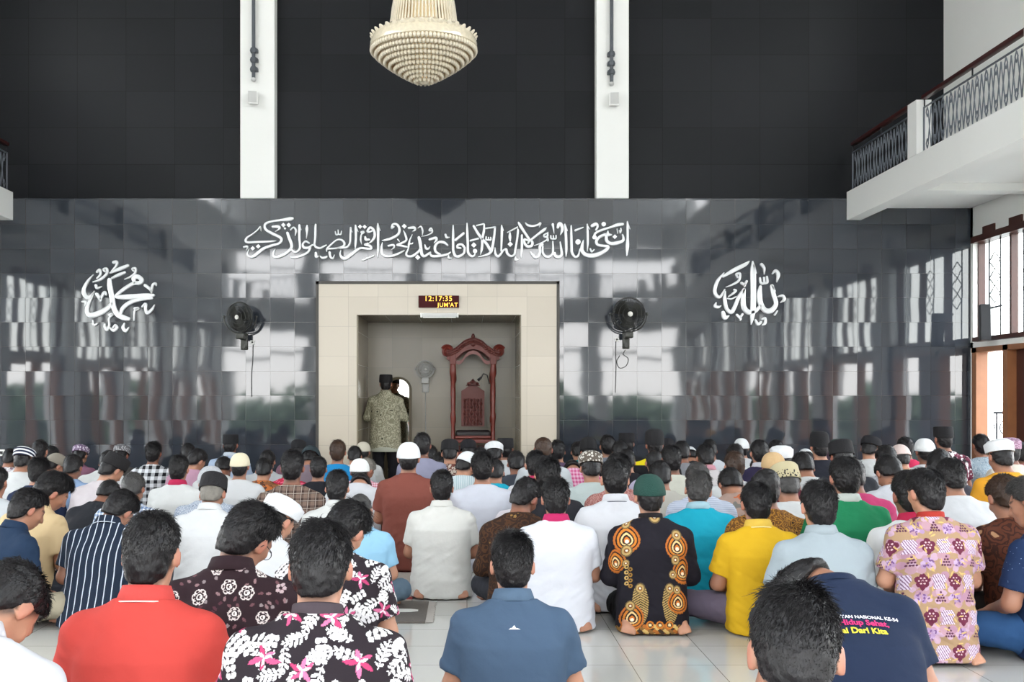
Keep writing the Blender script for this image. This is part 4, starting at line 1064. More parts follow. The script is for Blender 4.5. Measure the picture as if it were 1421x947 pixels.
def loft(f, q, prof, k=0.04, hmin=None, hmax=None):
    prof = np.array(prof); w_ = q['w']; h0 = prof[0, 0] if hmin is None else hmin; h1 = prof[-1, 0]
    sc_ = math.cos(R(0))
    def fn(X, Y, Z):
        h = q['hh'](Z); hc = np.clip(h, h0, h1)
        a = np.interp(hc, prof[:, 0], prof[:, 1]) * w_; b = np.interp(hc, prof[:, 0], prof[:, 2]); y0 = np.interp(hc, prof[:, 0], prof[:, 3])
        c = q['c'](hc) + y0
        x = np.abs(X) / a; y = np.abs(Y - c) / b
        e = 2.35
        d = ((x ** e + y ** e) ** (1 / e) - 1) * np.minimum(a, b)
        return np.maximum(d * 0.9, np.maximum(h0 - h, h - h1) * 0.95)
    zlo, zhi = q['zz'](h0), q['zz'](h1)
    ys = [float(q['c'](h)) for h in np.linspace(h0, h1, 8)]
    f.add(fn, (-0.3, min(ys) - 0.25, zlo), (0.3, max(ys) + 0.25, zhi), k)

TORSO = [(-0.10, .135, .10, .0), (-0.05, .165, .125, .0), (0.05, .172, .125, .0), (.16, .155, .112, .005), (.26, .155, .112, .0), (.36, .168, .118, -.008), (.42, .176, .112, -.012), (.465, .160, .096, -.012), (.505, .115, .078, -.006), (.54, .072, .058, -.002), (.565, .052, .05, 0.0)]
SHIRT = [(-0.17, .215, .170, -.01), (-0.10, .212, .165, -.012), (-0.02, .205, .158, -.012), (0.08, .200, .150, -.010), (.18, .192, .140, -.004), (.28, .188, .136, -.006), (.36, .194, .138, -.012), (.42, .196, .132, -.018), (.465, .178, .116, -.018), (.505, .135, .098, -.014), (.54, .092, .082, -.008), (.57, .070, .070, -.002)]

def build_head(f, q, k=0.012, hair=False):
    M = q['M']; T = lambda p: np.array(M @ Vector(p))
    R3 = M.to_3x3()
    E = lambda c, r, e=None, kk=k: f.ell(T(c), r, R3 if e is None else R3 @ e.to_matrix(), kk)
    E((0, -0.012, 0.028), (.0745, .094, .086), kk=0.02)
    E((0, 0.022, -0.035), (.058, .068, .078), kk=0.03)
    E((0, 0.03, -0.075), (.042, .05, .036), kk=0.02)
    E((0, 0.075, 0.022), (.05, .018, .012), kk=0.02)                       # brow
    f.cone(T((0, .088, .012)), T((0, .107, -.028)), .009, .0135, 0.012)      # nose
    for s in (-1, 1):
        E((s * .013, .094, -.031), (.009, .01, .008)); E((s * .042, .062, -.018), (.018, .018, .018), kk=0.02)
        E((s * .0775, -.008, -.006), (.0085, .019, .031), Euler((R(-12), 0, R(-s * 24))), 0.008)     # ear
        E((s * .079, -.002, -.026), (.0075, .011, .012), None, 0.008)
        E((s * .03, .079, .008), (.014, .008, .008), None, 0.006)                # eyes under the brow
    E((0, .089, -.052), (.022, .009, .0055), None, 0.006); E((0, .087, -.063), (.019, .009, .0055), None, 0.006)
    f.cone(q['neck0'], T((0, -.018, -.05)), .055, .053, 0.03)

def build_body(q, res):
    ext = 0.0 if q['legs'] != 'S' else 0.0
    hi = q['top'] + 0.06
    yb = min(-0.30, q['c'](0) - 0.3); yf = max(0.62, q['M'][1][3] + 0.16) if q['legs'] != 'S' else 0.42
    f = Field((-0.44, yb, -0.03), (0.44, yf, hi), res)
    loft(f, q, TORSO, 0.03)
    for i, s in ((0, -1), (1, 1)):
        f.cone(q['neck0'] + np.array([s * .03, -.01, -.005]), q['sh'][i] + np.array([0, -.002, .004]), .046, .048, 0.03)
        f.cone(q['sh'][i], q['el'][i], .054, .041, 0.035); f.cone(q['el'][i], q['wr'][i], .041, .027, 0.02)
        # hand: palm, four fingers of different length bent at the knuckle, thumb from the side
        W = q['wr'][i]; d = (W - q['el'][i]); d /= np.linalg.norm(d); d = d * 0.6 + np.array([0, 0.5, -0.15]); d /= np.linalg.norm(d)
        side = np.array([-s, 0, 0]) - d * (-s * d[0]); side /= np.linalg.norm(side); up = np.cross(side, d) * (1 if s > 0 else -1)
        if up[2] < 0: up = -up
        pc_ = W + d * 0.05
        f.cone(W, W + d * 0.03, .026, .027, 0.012)
        for t in (-0.024, -0.008, 0.008, 0.024): f.cone(W + d * 0.02 + side * t * 0.7, W + d * 0.09 + side * t, .0155, .0115, 0.010)
        for t, l in ((-.030, .058), (-.0105, .071), (.0105, .075), (.030, .066)):
            a = W + d * 0.092 + side * t; m_ = a + d * l * 0.5 + side * t * 0.1; e = m_ + (d * 0.8 - up * 0.5) * l * 0.5
            f.cone(a, m_, .0095, .0088, 0.003); f.cone(m_, e, .0088, .0075, 0.003)
        a = W + d * 0.03 + side * 0.024; m_ = a + d * 0.035 + side * 0.03 - up * .005; f.cone(a, m_, .013, .0105, 0.008); f.cone(m_, m_ + d * 0.032 + side * 0.008, .0105, .0085, 0.004)
        # leg and foot
        f.cone(q['hip'][i], q['kn'][i], .085, .058, 0.03); f.cone(q['kn'][i], q['an'][i], .056, .036, 0.02)
        f.cone(q['an'][i], q['heel'][i], .036, .032, 0.015)
        H_, T_ = q['heel'][i], q['toe'][i]; fd = (T_ - H_); fl = np.linalg.norm(fd); fd /= fl
        f.cone(H_, H_ + fd * fl * 0.72, .032, .027, 0.015)
        sd = np.cross(fd, [0, 0, 1.0]); 
        if np.linalg.norm(sd) < 0.1: sd = np.array([1.0, 0, 0])
        sd /= np.linalg.norm(sd)
        for t, l, r_ in ((-.030, .05, .0135), (-.013, .05, .0095), (.001, .047, .009), (.014, .043, .0085), (.027, .037, .008)):
            tt = t * (1 if s * fd[1] > 0 else -1) if q['legs'] != 'C' else t
            a = H_ + fd * fl * 0.68 + sd * tt * 0.9; f.cone(a, a + fd * l + sd * tt * 0.2, r_ + .003, r_, 0.006)
    build_head(f, q)
    f.cut(lambda X, Y, Z: 0.004 - Z + 0 * X)
    P, Q = f.mesh(1)
    return P, Q

def build_shirt(q, res, sleeve='S', hem=None, fold=1.0, seed=0, loose=0.0):
    hi = float(q['zz'](0.57)) + 0.06
    yb = min(-0.32, q['c'](0) - 0.32); yf = max(0.50, float(q['wr'][0][1]) + 0.1)
    f = Field((-0.42, yb, -0.02), (0.42, yf, hi), res)
    prof = [(h, a + loose * (1 if h < .45 else .3), b + loose * .7 * (1 if h < .45 else .3), y) for h, a, b, y in SHIRT]
    if hem is None: hem = {'K': -0.045 - max(0, q['base'] - .055) * .9, 'C': -0.02, 'S': -0.16}[q['legs']]
    loft(f, q, prof, 0.03, hmin=hem)
    for i, s in ((0, -1), (1, 1)):
        f.cone(q['neck0'] + np.array([s * .02, -.008, -.012]), q['sh'][i] + np.array([-s * .005, -.005, .012]), .062, .064, 0.05)
        a, e, w_ = q['sh'][i], q['el'][i], q['wr'][i]
        if sleeve == 'S':
            d = e - a; end = a + d * 0.72; dn = d / np.linalg.norm(d)
            g = Field(f.lo, f.lo + f.res * (f.n - 1), res)
            def fn(X, Y, Z, a=a, d=d, dn=dn, end=end):
                px_, py_, pz_ = X - a[0], Y - a[1], Z - a[2]; L2 = float(d @ d)
                t = np.clip((px_ * d[0] + py_ * d[1] + pz_ * d[2]) / L2, -0.1, 1.2)
                r = 0.066 + 0.006 * np.clip(t, 0, 1)
                c = np.sqrt((px_ - t * d[0]) ** 2 + (py_ - t * d[1]) ** 2 + (pz_ - t * d[2]) ** 2) - r
                return np.maximum(c, ((X - end[0]) * dn[0] + (Y - end[1]) * dn[1] + (Z - end[2]) * dn[2]))
            f.add(fn, np.minimum(a, e) - .08, np.maximum(a, e) + .08, 0.022)
        else:
            f.cone(a, e, .066, .056, 0.025); we = e + (w_ - e) * 0.93; f.cone(e, we, .056, .040, 0.02)
    nd, n0 = q['cd'], q['neck0'] + q['cd'] * 0.028
    f.cut(lambda X, Y, Z: np.maximum(((X - n0[0]) * nd[0] + (Y - n0[1]) * nd[1] + (Z - n0[2]) * nd[2]), 0.008 - Z))
    P, Q = f.mesh(1)
    # cloth folds: soft creases that gather at the waist and the elbows
    N = normals(P, Q); h = (P[:, 2] - q['base'])
    f1 = vnoise(P, (9, 9, 22), seed) ; f2 = vnoise(P + np.outer(P[:, 0], [0, 0, 0.6 * (1 if seed % 2 else -1)]), (16, 16, 40), seed + 7); f3 = vnoise(P, (30, 30, 10), seed + 3)
    low = np.clip(1.15 - h / 0.42, 0.22, 1); armm = np.clip((np.abs(P[:, 0]) - .17) / .05, 0, 1)
    amp = (0.0055 * f1 + 0.0045 * np.sign(f2) * np.abs(f2) ** 0.7) * np.maximum(low, armm * 0.7) + 0.0028 * f3 * np.clip((h - .3) / .2, 0, 1)
    P = P + N * (amp * fold)[:, None]
    P[:, 2] = np.maximum(P[:, 2], 0.006)
    return P, Q

def build_legs(q, res):
    f = Field((-0.46, -0.32, -0.02), (0.46, 0.62 if q['legs'] != 'S' else .3, 0.46 if q['legs'] != 'S' else 1.05), res)
    loft(f, q, [(-0.16, .165, .13, 0), (-0.08, .182, .142, 0), (0.05, .184, .138, 0), (0.14, .170, .125, 0)], 0.03)
    for i, s in ((0, -1), (1, 1)):
        f.cone(q['hip'][i], q['kn'][i], .100, .074, 0.03); e = q['kn'][i] + (q['an'][i] - q['kn'][i]) * 0.86; f.cone(q['kn'][i], e, .073, .056, 0.02)
    f.cut(lambda X, Y, Z: 0.006 - Z + 0 * X)
    P, Q = f.mesh(1); N = normals(P, Q)
    P = P + N * (0.004 * vnoise(P, (20, 20, 20), 4) + 0.003 * vnoise(P, (45, 30, 45), 5))[:, None]
    P[:, 2] = np.maximum(P[:, 2], 0.008)
    return P, Q

# ---- hair and caps live in head space
def hairline(x, y):
    """height under which there is no hair, from nape (y<0) to brow (y>0)"""
    return np.interp(y, [-.105, -.07, -.03, -.012, .01, .05, .085], [-.098, -.088, -.052, -.022, .004, .064, .078])
def build_hair(res, top=0.012, side=0.006, line=0.0, bald=False, seed=0, under=False):
    f = Field((-0.12, -0.14, -0.13), (0.12, 0.13, 0.16), res)
    f.ell((0, -0.012, 0.03), (.0745 + side, .094 + side + .003, .086 + top), None, 0)
    f.ell((0, -0.045, -0.01), (.063 + side * .6, .063 + side, .075), None, 0.02); f.ell((0, -0.042, -0.055), (.055 + side * .5, .050 + side * .6, .06), None, 0.03)
    f.ell((0, 0.03, 0.06), (.058, .055, .05 + top * 0.7), None, 0.03)
    def cutf(X, Y, Z):
        ear = 0.03 * np.exp(-(((Y + 0.006) / 0.020) ** 2)) * (np.abs(X) > 0.05)
        d = (hairline(X, Y) + line + ear) - Z
        if bald:
            d = np.maximum(d, 0.072 - np.sqrt((X * 1.0) ** 2 + ((Y - 0.02) * 0.9) ** 2 + (np.maximum(Z - 0.13, 0)) ** 2) - 0.03 * (Z < 0.06)); d = np.maximum(d, Y - 0.02)
        if under: d = np.maximum(d, Z - 0.030 - 0.16 * Y)
        return d * 0.8
    f.cut(cutf)
    P, Q = f.mesh(1); N = normals(P, Q)
    P = P + N * (0.0028 * vnoise(P, (60, 60, 60), seed) + 0.0018 * vnoise(P, (120, 40, 120), seed + 1))[:, None]
    return P, Q

def strands(P, Q, n, seed, lmin, lmax, lift, crown=(0.0, -0.045, 0.118), r0=0.0009, tuft=0.0, flow=None):
    """thin tapered hairs rooted on the hair surface, combed away from the crown"""
    rg_ = np.random.default_rng(seed); A = P[Q]
    c = A.mean(1); nn = np.cross(A[:, 2] - A[:, 0], A[:, 3] - A[:, 1]); ar = np.linalg.norm(nn, axis=1); nn /= np.maximum(ar, 1e-12)[:, None]
    out = (c - np.array([0, -0.01, 0.02])); ok = (np.einsum('ij,ij->i', nn, out) > 0.02)
    pr = ar * ok; pr /= pr.sum()
    sel = rg_.choice(len(Q), n, p=pr); u, v = rg_.random((2, n, 1))
    root = (A[sel, 0] * (1 - u) + A[sel, 1] * u) * (1 - v) + (A[sel, 3] * (1 - u) + A[sel, 2] * u) * v; nr = nn[sel]
    cr_ = np.array(crown)
    t = root - cr_; sw = np.cross(t, [0, 0, 1.0]) * 0.7
    t = t + sw if flow is None else t * 0.4 + np.array(flow) * 0.1
    t -= nr * np.einsum('ij,ij->i', t, nr)[:, None]; t /= np.maximum(np.linalg.norm(t, axis=1, keepdims=True), 1e-6)
    t += rg_.normal(0, 0.22, t.shape)
    hgt = np.clip((root[:, 2:3] + 0.05) / 0.16, 0.12, 1)
    L = (lmin + (lmax - lmin) * rg_.random((n, 1))) * hgt
    d0 = t * math.cos(lift) + nr * math.sin(lift); d1 = t * 1.0 - nr * 0.12
    if tuft: 
        m = np.clip((root[:, 2:3] - 0.07) / 0.04, 0, 1); d0 = d0 + nr * m * tuft; d1 = d1 + nr * m * tuft * 0.8
    p0 = root - nr * 0.001; p1 = p0 + d0 * L * 0.5; p2 = p1 + d1 * L * 0.5
    s1 = np.cross(nr, t); s1 /= np.maximum(np.linalg.norm(s1, axis=1, keepdims=True), 1e-6)
    V = np.stack([p0 - s1 * r0, p0 + s1 * r0, p0 + nr * r0 * 1.5, p1 - s1 * r0 * .8, p1 + s1 * r0 * .8, p1 + nr * r0 * 1.3, p2, p2 + s1 * r0 * .15, p2 + nr * r0 * .2], 1).reshape(-1, 3)
    b = (np.arange(n) * 9)[:, None]
    qs = []
    for o in (0, 3):
        for a, b_ in ((0, 1), (1, 2), (2, 0)):
            qs.append(b + np.array([[o + a, o + b_, o + 3 + b_, o + 3 + a]]))
    return V, np.vstack(qs)
def hair_mesh(name, res, n=0, **kw):
    sk = {k: kw.pop(k) for k in ('lmin', 'lmax', 'lift', 'tuft', 'flow', 'r0') if k in kw}
    P, Q = build_hair(res, **kw)
    if n:
        V, F_ = strands(P, Q, n, kw.get('seed', 0) + 5, sk.get('lmin', .012), sk.get('lmax', .03), sk.get('lift', .35), tuft=sk.get('tuft', 0), flow=sk.get('flow'), r0=sk.get('r0', .0009))
        Q = np.vstack([Q, F_ + len(P)]); P = np.vstack([P, V])
    return mesh_np(name, P, Q)

def cap_mesh(kind):
    b = MB(); n = 36
    def shell(rows, close=True, y_off=-0.010):
        rings = []
        for (a, bb, z, tilt) in rows:
            rings.append([b.bm.verts.new((a * math.cos(t), y_off + bb * math.sin(t), z + tilt * math.sin(t))) for t in np.linspace(0, 2 * math.pi, n, endpoint=False)])
        for A, B in zip(rings, rings[1:]):
            for i in range(n):
                j = (i + 1) % n; b.bm.faces.new((A[i], A[j], B[j], B[i]))
        if close: b.bm.faces.new(rings[-1])
        return rings
    if kind == 'peci':
        shell([(.080, .1, .045, .012), (.0868, .107, .022, .022), (.0872, .108, .026, .022), (.0865, .107, .07, .018), (.083, .103, .118, .010), (.078, .098, .124, .008), (.05, .07, .121, .006)])
    elif kind == 'tallpeci':
        shell([(.080, .1, .045, .012), (.0868, .107, .010, .022), (.0872, .108, .014, .022), (.0865, .107, .07, .018), (.080, .1, .125, .010), (.065, .082, .146, .006), (.035, .045, .158, .004)])
    elif kind == 'kopiah':
        R_ = [(.078, .098, .035, .012), (.0868, .107, .008, .02), (.0878, .108, .012, .02)]
        for t in np.linspace(0.08, 1.45, 9):
            R_.append((.0875 * math.cos(t) ** .8, .1085 * math.cos(t) ** .8, .02 + .108 * math.sin(t), .018 * math.cos(t)))
        shell(R_)
    elif kind == 'haji':
        shell([(.078, .098, .05, .012), (.088, .108, .030, .02), (.089, .11, .034, .02), (.0915, .1125, .095, .016), (.090, .111, .1, .015), (.086, .106, .1, .014), (.07, .085, .118, .008), (.035, .042, .128, .004)])
    elif kind == 'flat':
        shell([(.078, .098, .05, .012), (.088, .110, .028, .02), (.090, .112, .034, .02), (.096, .118, .075, .016), (.085, .105, .112, .010), (.05, .06, .124, .006), (.02, .025, .127, .004)])
    bmesh.ops.transform(b.bm, matrix=Matrix.Diagonal((1.045, 1.04, 1.0, 1)), verts=b.bm.verts)
    me = bpy.data.meshes.new('cap'); bmesh.ops.recalc_face_normals(b.bm, faces=b.bm.faces)
    for f_ in b.bm.faces: f_.smooth = True
    b.bm.to_mesh(me); b.bm.free(); return me

def collar_mesh(q, kind):
    """a collar band round the neck, folded over for shirts"""
    n = 40; prof = {'fold': [(0.059, -.012), (.058, .022), (.0605, .036), (.066, .036), (.073, .016), (.082, -.012), (.080, -.014), (.070, .0)],
                    'band': [(.060, -.014), (.0585, .022), (.0605, .026), (.064, .022), (.066, -.014)],
                    'tee': [(.062, -.010), (.061, .004), (.064, .010), (.069, .004), (.071, -.012)]}[kind]
    nd = Vector(q['cd']); b = Vector((0, 1, 0)); b = (b - nd * b.dot(nd)).normalized(); a = b.cross(nd)
    c0 = Vector(q['neck0']) + nd * 0.030
    V, Fq = [], []
    for r, z in prof:
        for i in range(n):
            t = 2 * math.pi * i / n; s_ = 1 + 0.0 * math.sin(t)
            front = max(0, math.sin(t))
            V.append(c0 + (a * math.cos(t) * r * 1.06 + b * math.sin(t) * r * 1.06) + nd * (z - front * 0.02))
    m = len(prof)
    for j in range(m - 1):
        for i in range(n):
            k = (i + 1) % n; Fq.append((j * n + i, j * n + k, (j + 1) * n + k, (j + 1) * n + i))
    return mesh_np('collar', [tuple(v) for v in V], Fq)
# ================================================================ PEOPLE: CLOTH, SKIN AND HAIR MATERIALS
def skin_mat(name, c):
    g = NG(name); o = g.tc.outputs['Object']
    n = g.noise(o, 14, 4); n2 = g.noise(o, 55, 3)
    col = g.mix(n.outputs['Fac'], tuple(x * 0.86 for x in hexrgb(c)), tuple(min(1, x * 1.1) for x in hexrgb(c)))
    a = g.n('ShaderNodeAttribute', attribute_name='stubble')
    col = g.mix(g.math('MULTIPLY', a.outputs['Fac'], 0.85), col, '#1d1716')
    a2 = g.n('ShaderNodeAttribute', attribute_name='rosy'); col = g.mix(g.math('MULTIPLY', a2.outputs['Fac'], 0.35), col, '#b0574a')
    g.base(col); g.set(Roughness=0.5); g.b.inputs['Subsurface Weight'].default_value = 0.0
    g.l(g.bump(n2.outputs['Fac'], 0.15, 0.004), g.b.inputs['Normal']); return g.m
def hexrgb(c):
    c = c.lstrip('#'); return tuple(int(c[i:i + 2], 16) / 255 for i in (0, 2, 4))
SKINS = [skin_mat('skin_brown', '#a9775f'), skin_mat('skin_tan', '#bd8a70'), skin_mat('skin_dark', '#8a5b47')]
def hair_mat(name, c, c2, rough=0.38):
    g = NG(name); o = g.tc.outputs['Object']
    mp = g.n('ShaderNodeMapping'); g.l(o, mp.inputs[0]); mp.inputs['Scale'].default_value = (1, 1, 0.35)
    n = g.noise(mp.outputs[0], 150, 3); n1 = g.noise(o, 25, 2)
    g.base(g.mix(n1.outputs['Fac'], c, c2)); g.set(Roughness=rough); g.b.inputs['Specular IOR Level'].default_value = 0.35
    g.l(g.bump(n.outputs['Fac'], 0.5, 0.004), g.b.inputs['Normal']); return g.m
HAIRM = {'k': hair_mat('black_hair', '#100e10', '#1c191b'), 'b': hair_mat('brown_hair', '#2e2018', '#453023'), 'g': hair_mat('grey_hair', '#5a5650', '#8a857d', 0.5), 'd': hair_mat('dark_greying_hair', '#2a2828', '#4c4a49')}

MATC = {}
def cloth(spec):
    if isinstance(spec, str): spec = ('plain', spec)
    if spec in MATC: return MATC[spec]
    k = spec[0]; g = NG('cloth_' + k); o = g.tc.outputs['Object']; xyz = g.xyz(o); n = g.noise(o, 5, 3)
    u, v = xyz['X'], xyz['Z']
    def dim(c, f): return tuple(min(1, x * f) for x in hexrgb(c))
    if k == 'plain':
        k_ = 0.925 if min(hexrgb(spec[1])) > 0.72 else 1.0
        col = g.mix(n.outputs['Fac'], dim(spec[1], 0.96 * k_), dim(spec[1], 1.02 * k_))
    elif k == 'vstripe':
        _, c1, c2, per, fr = spec
        wv = g.math('MULTIPLY', g.math('SUBTRACT', n.outputs['Fac'], 0.5), 0.012)
        s = g.math('LESS_THAN', g.math('FRACT', g.math('DIVIDE', g.math('ADD', g.math('ADD', u, 5), wv), per)), fr); col = g.mix(s, c1, c2)
    elif k == 'hstripe':
        _, c1, c2, per, fr = spec
        s = g.math('LESS_THAN', g.math('FRACT', g.math('DIVIDE', g.math('ADD', v, 5), per)), fr); col = g.mix(s, c1, c2)
    elif k in ('check', 'plaid'):
        _, c1, c2, per, fr = spec[:5]
        a = g.math('LESS_THAN', g.math('FRACT', g.math('DIVIDE', g.math('ADD', u, 5), per)), fr); b = g.math('LESS_THAN', g.math('FRACT', g.math('DIVIDE', g.math('ADD', v, 5), per)), fr)
        s = g.math('MULTIPLY', g.math('ADD', a, b), 0.5); col = g.mix(s, c1, c2)
        if k == 'plaid':
            a2 = g.math('LESS_THAN', g.math('FRACT', g.math('DIVIDE', g.math('ADD', u, 5.02), per)), 0.07); b2 = g.math('LESS_THAN', g.math('FRACT', g.math('DIVIDE', g.math('ADD', v, 5.02), per)), 0.07)
            col = g.mix(g.math('MULTIPLY', g.math('MAXIMUM', a2, b2), 0.75), col, spec[5])
    elif k == 'batik':
        _, c1, c2, c3, sc_ = spec
        vo = g.n('ShaderNodeTexVoronoi'); vo.inputs['Scale'].default_value = sc_; vo.feature = 'F1'; 
        dn = g.noise(o, sc_ * 0.9, 3); ad = g.n('ShaderNodeVectorMath', operation='MULTIPLY_ADD'); g.l(dn.outputs['Color'], ad.inputs[0]); ad.inputs[1].default_value = (1.2 / sc_,) * 3; g.l(o, ad.inputs[2]); g.l(ad.outputs[0], vo.inputs['Vector'])
        rp = g.math('FRACT', g.math('MULTIPLY', vo.outputs['Distance'], 3.2)); m1 = g.math('LESS_THAN', rp, 0.38)
        wn = g.math('LESS_THAN', g.noise(o, sc_ * 0.7, 2).outputs['Fac'], 0.47)
        col = g.mix(m1, c1, c2); col = g.mix(g.math('MULTIPLY', wn, g.math('LESS_THAN', vo.outputs['Distance'], 0.22)), col, c3)
    elif k == 'dots':
        _, c1, c2, sc_, r_ = spec
        vo = g.n('ShaderNodeTexVoronoi'); vo.inputs['Scale'].default_value = sc_; g.l(o, vo.inputs['Vector']); col = g.mix(g.math('LESS_THAN', vo.outputs['Distance'], r_), c1, c2)
    elif k == 'blotch':
        _, c1, c2, c3, sc_ = spec
        a = g.noise(o, sc_, 4); b = g.noise(o, sc_ * 1.7, 4)
        col = g.mix(g.math('LESS_THAN', a.outputs['Fac'], 0.46), c1, c2); col = g.mix(g.math('LESS_THAN', b.outputs['Fac'], 0.43), col, c3)
    elif k == 'paint':
        a = g.n('ShaderNodeAttribute', attribute_name='motif'); col = a.outputs['Color']
    elif k == 'patch':      # dark vest with two bright panels
        _, c1, c2 = spec
        s = g.math('MULTIPLY', g.math('GREATER_THAN', g.math('ABSOLUTE', u), 0.06), g.math('LESS_THAN', g.math('ABSOLUTE', g.math('SUBTRACT', v, 0.55)), 0.1)); col = g.mix(s, c1, c2)
    g.base(col); g.set(Roughness=0.82); g.b.inputs['Specular IOR Level'].default_value = 0.25
    h = g.math('ADD', g.math('MULTIPLY', g.noise(o, 26, 3).outputs['Fac'], 1.0), g.math('MULTIPLY', g.noise(o, 420, 2).outputs['Fac'], 0.06))
    g.l(g.bump(h, 0.22, 0.012), g.b.inputs['Normal'])
    MATC[spec] = g.m; return g.m
def capcloth(c):
    key = ('cap', c)
    if key in MATC: return MATC[key]
    if isinstance(c, str):
        m = mat('cap_cloth', c, 0.85, noise=0.06, nscale=40, bump=0.5, bscale=160)
    else:
        g = NG('cap_pattern'); o = g.tc.outputs['Object']; xyz = g.xyz(o)
        if c[0] == 'rings':
            s = g.math('LESS_THAN', g.math('FRACT', g.math('DIVIDE', g.math('ADD', xyz['Z'], 1.0), c[3])), 0.45); col = g.mix(s, c[1], c[2])
        elif c[0] == 'knit':
            vo = g.n('ShaderNodeTexVoronoi'); vo.inputs['Scale'].default_value = c[3]; g.l(o, vo.inputs['Vector']); col = g.mix(g.math('LESS_THAN', vo.outputs['Distance'], 0.42), c[1], c[2])
        elif c[0] == 'band':
            s = g.math('LESS_THAN', xyz['Z'], c[3]); wv = g.n('ShaderNodeTexVoronoi'); wv.inputs['Scale'].default_value = 70; g.l(o, wv.inputs['Vector'])
            col = g.mix(g.math('MULTIPLY', s, g.math('LESS_THAN', wv.outputs['Distance'], 0.4)), c[1], c[2])
        g.base(col); g.set(Roughness=0.85); m = g.m
    MATC[key] = m; return m

# ---- painted batik motifs (flat cloth patterns on the mesh)
class Canvas:
    def __init__(s, bg, w=1.7, h=1.2, ppm=430):
        s.w, s.h, s.ppm = w, h, ppm; s.a = np.empty((int(h * ppm), int(w * ppm), 3), np.float32); s.a[:] = lin(bg); s.v0 = -0.15
    def put(s, u, v, R_, fn, col):
        i0 = int((u - R_ + s.w / 2) * s.ppm); i1 = int((u + R_ + s.w / 2) * s.ppm) + 1; j0 = int((v - R_ - s.v0) * s.ppm); j1 = int((v + R_ - s.v0) * s.ppm) + 1
        i0, j0 = max(i0, 0), max(j0, 0); i1, j1 = min(i1, s.a.shape[1]), min(j1, s.a.shape[0])
        if i1 <= i0 or j1 <= j0: return
        U, V = np.meshgrid(np.arange(i0, i1) / s.ppm - s.w / 2 - u, np.arange(j0, j1) / s.ppm + s.v0 - v); s.a[j0:j1, i0:i1][fn(U, V)] = lin(col)
    def disc(s, u, v, r, col, asp=1.0): s.put(u, v, r * max(1, asp), lambda U, V: U ** 2 + (V / asp) ** 2 < r * r, col)
    def ring(s, u, v, r, t, col): s.put(u, v, r, lambda U, V: (U ** 2 + V ** 2 < r * r) & (U ** 2 + V ** 2 > (r - t) ** 2), col)
    def leaf(s, u, v, ang, L, W, col, bend=0.0):
        ca, sa = math.cos(ang), math.sin(ang)
        def fn(U, V):
            a = U * ca + V * sa; b = -U * sa + V * ca - bend * a * a / L; t = np.clip(a / L, 0, 1)
            return (a > 0) & (a < L) & (np.abs(b) < W * np.sin(math.pi * t) ** 0.75 + 0.0008)
        s.put(u, v, L * 1.15, fn, col)
    def fern(s, u, v, ang, L, col, n=7, bend=0.0):
        for k in range(n):
            t = (k + 0.6) / n; a = ang + bend * t; uu = u + L * t * math.cos(ang + bend * t * .5); vv = v + L * t * math.sin(ang + bend * t * .5)
            l = L * 0.30 * math.sin(math.pi * (0.12 + 0.85 * t))
            for sd in (-1, 1): s.leaf(uu, vv, a + sd * 0.95, l, l * 0.17, col)
        s.leaf(u, v, ang + bend * .4, L * 1.05, 0.0016, col)
    def drop(s, u, v, r, col, ang=math.pi / 2):
        ca, sa = math.cos(ang), math.sin(ang)
        def fn(U, V):
            a = U * ca + V * sa; b = -U * sa + V * ca; t = np.clip((a + r * .8) / (2.2 * r), 0, 1)
            return (a > -r * .8) & (a < r * 1.4) & (np.abs(b) < r * 1.05 * np.sqrt(t) * (1 - t) ** 0.75 * 2.1)
        s.put(u, v, r * 1.6, fn, col)
def canvas_leaves(seed):
    c = Canvas('#2a2228'); r = np.random.default_rng(seed); W_ = ['#e9e6e6', '#dcd8da', '#f1efee']; PK = ['#c8537e', '#d4729a', '#b83f6c']
    P = []
    for i in range(-16, 17):
        for j in range(-3, 21):
            P.append((i * 0.058 + r.uniform(-.012, .012) + (j % 2) * .029, j * 0.052 + r.uniform(-.012, .012)))
    for n_, (u, v) in enumerate(P):
        t = r.random(); a = r.uniform(0, 6.28)
        if t < 0.40: c.fern(u - .03 * math.cos(a), v - .03 * math.sin(a), a, r.uniform(.065, .085), W_[n_ % 3], 6, r.uniform(-1, 1))
        elif t < 0.52:
            for k in range(3): c.leaf(u, v, a + (k - 1) * 0.75, r.uniform(.032, .044), .0075, W_[n_ % 3])
        else:
            for k in range(4):
                uu, vv = u + .017 * k * math.cos(a), v + .017 * k * math.sin(a)
                for sd in (-1, 1): c.leaf(uu, vv, a + sd * 1.0, .018, .0065, W_[n_ % 3])
    for i in range(-6, 7):
        for j in range(-1, 8):
            u, v = i * 0.135 + r.uniform(-.02, .02) + (j % 2) * .065, j * 0.125 + r.uniform(-.02, .02); a = r.uniform(0, 6.28)
            for k in range(5):
                l = r.uniform(.030, .046); c.leaf(u, v, a + k * 1.2566, l * 1.03, l * .2, '#2a2228'); c.leaf(u, v, a + k * 1.2566, l, l * .155, PK[(k + i) % 3], r.uniform(-.4, .4))
            for k in range(3): c.leaf(u, v, a + k * 2.1, .02, .003, '#f0dfe6')
    return c
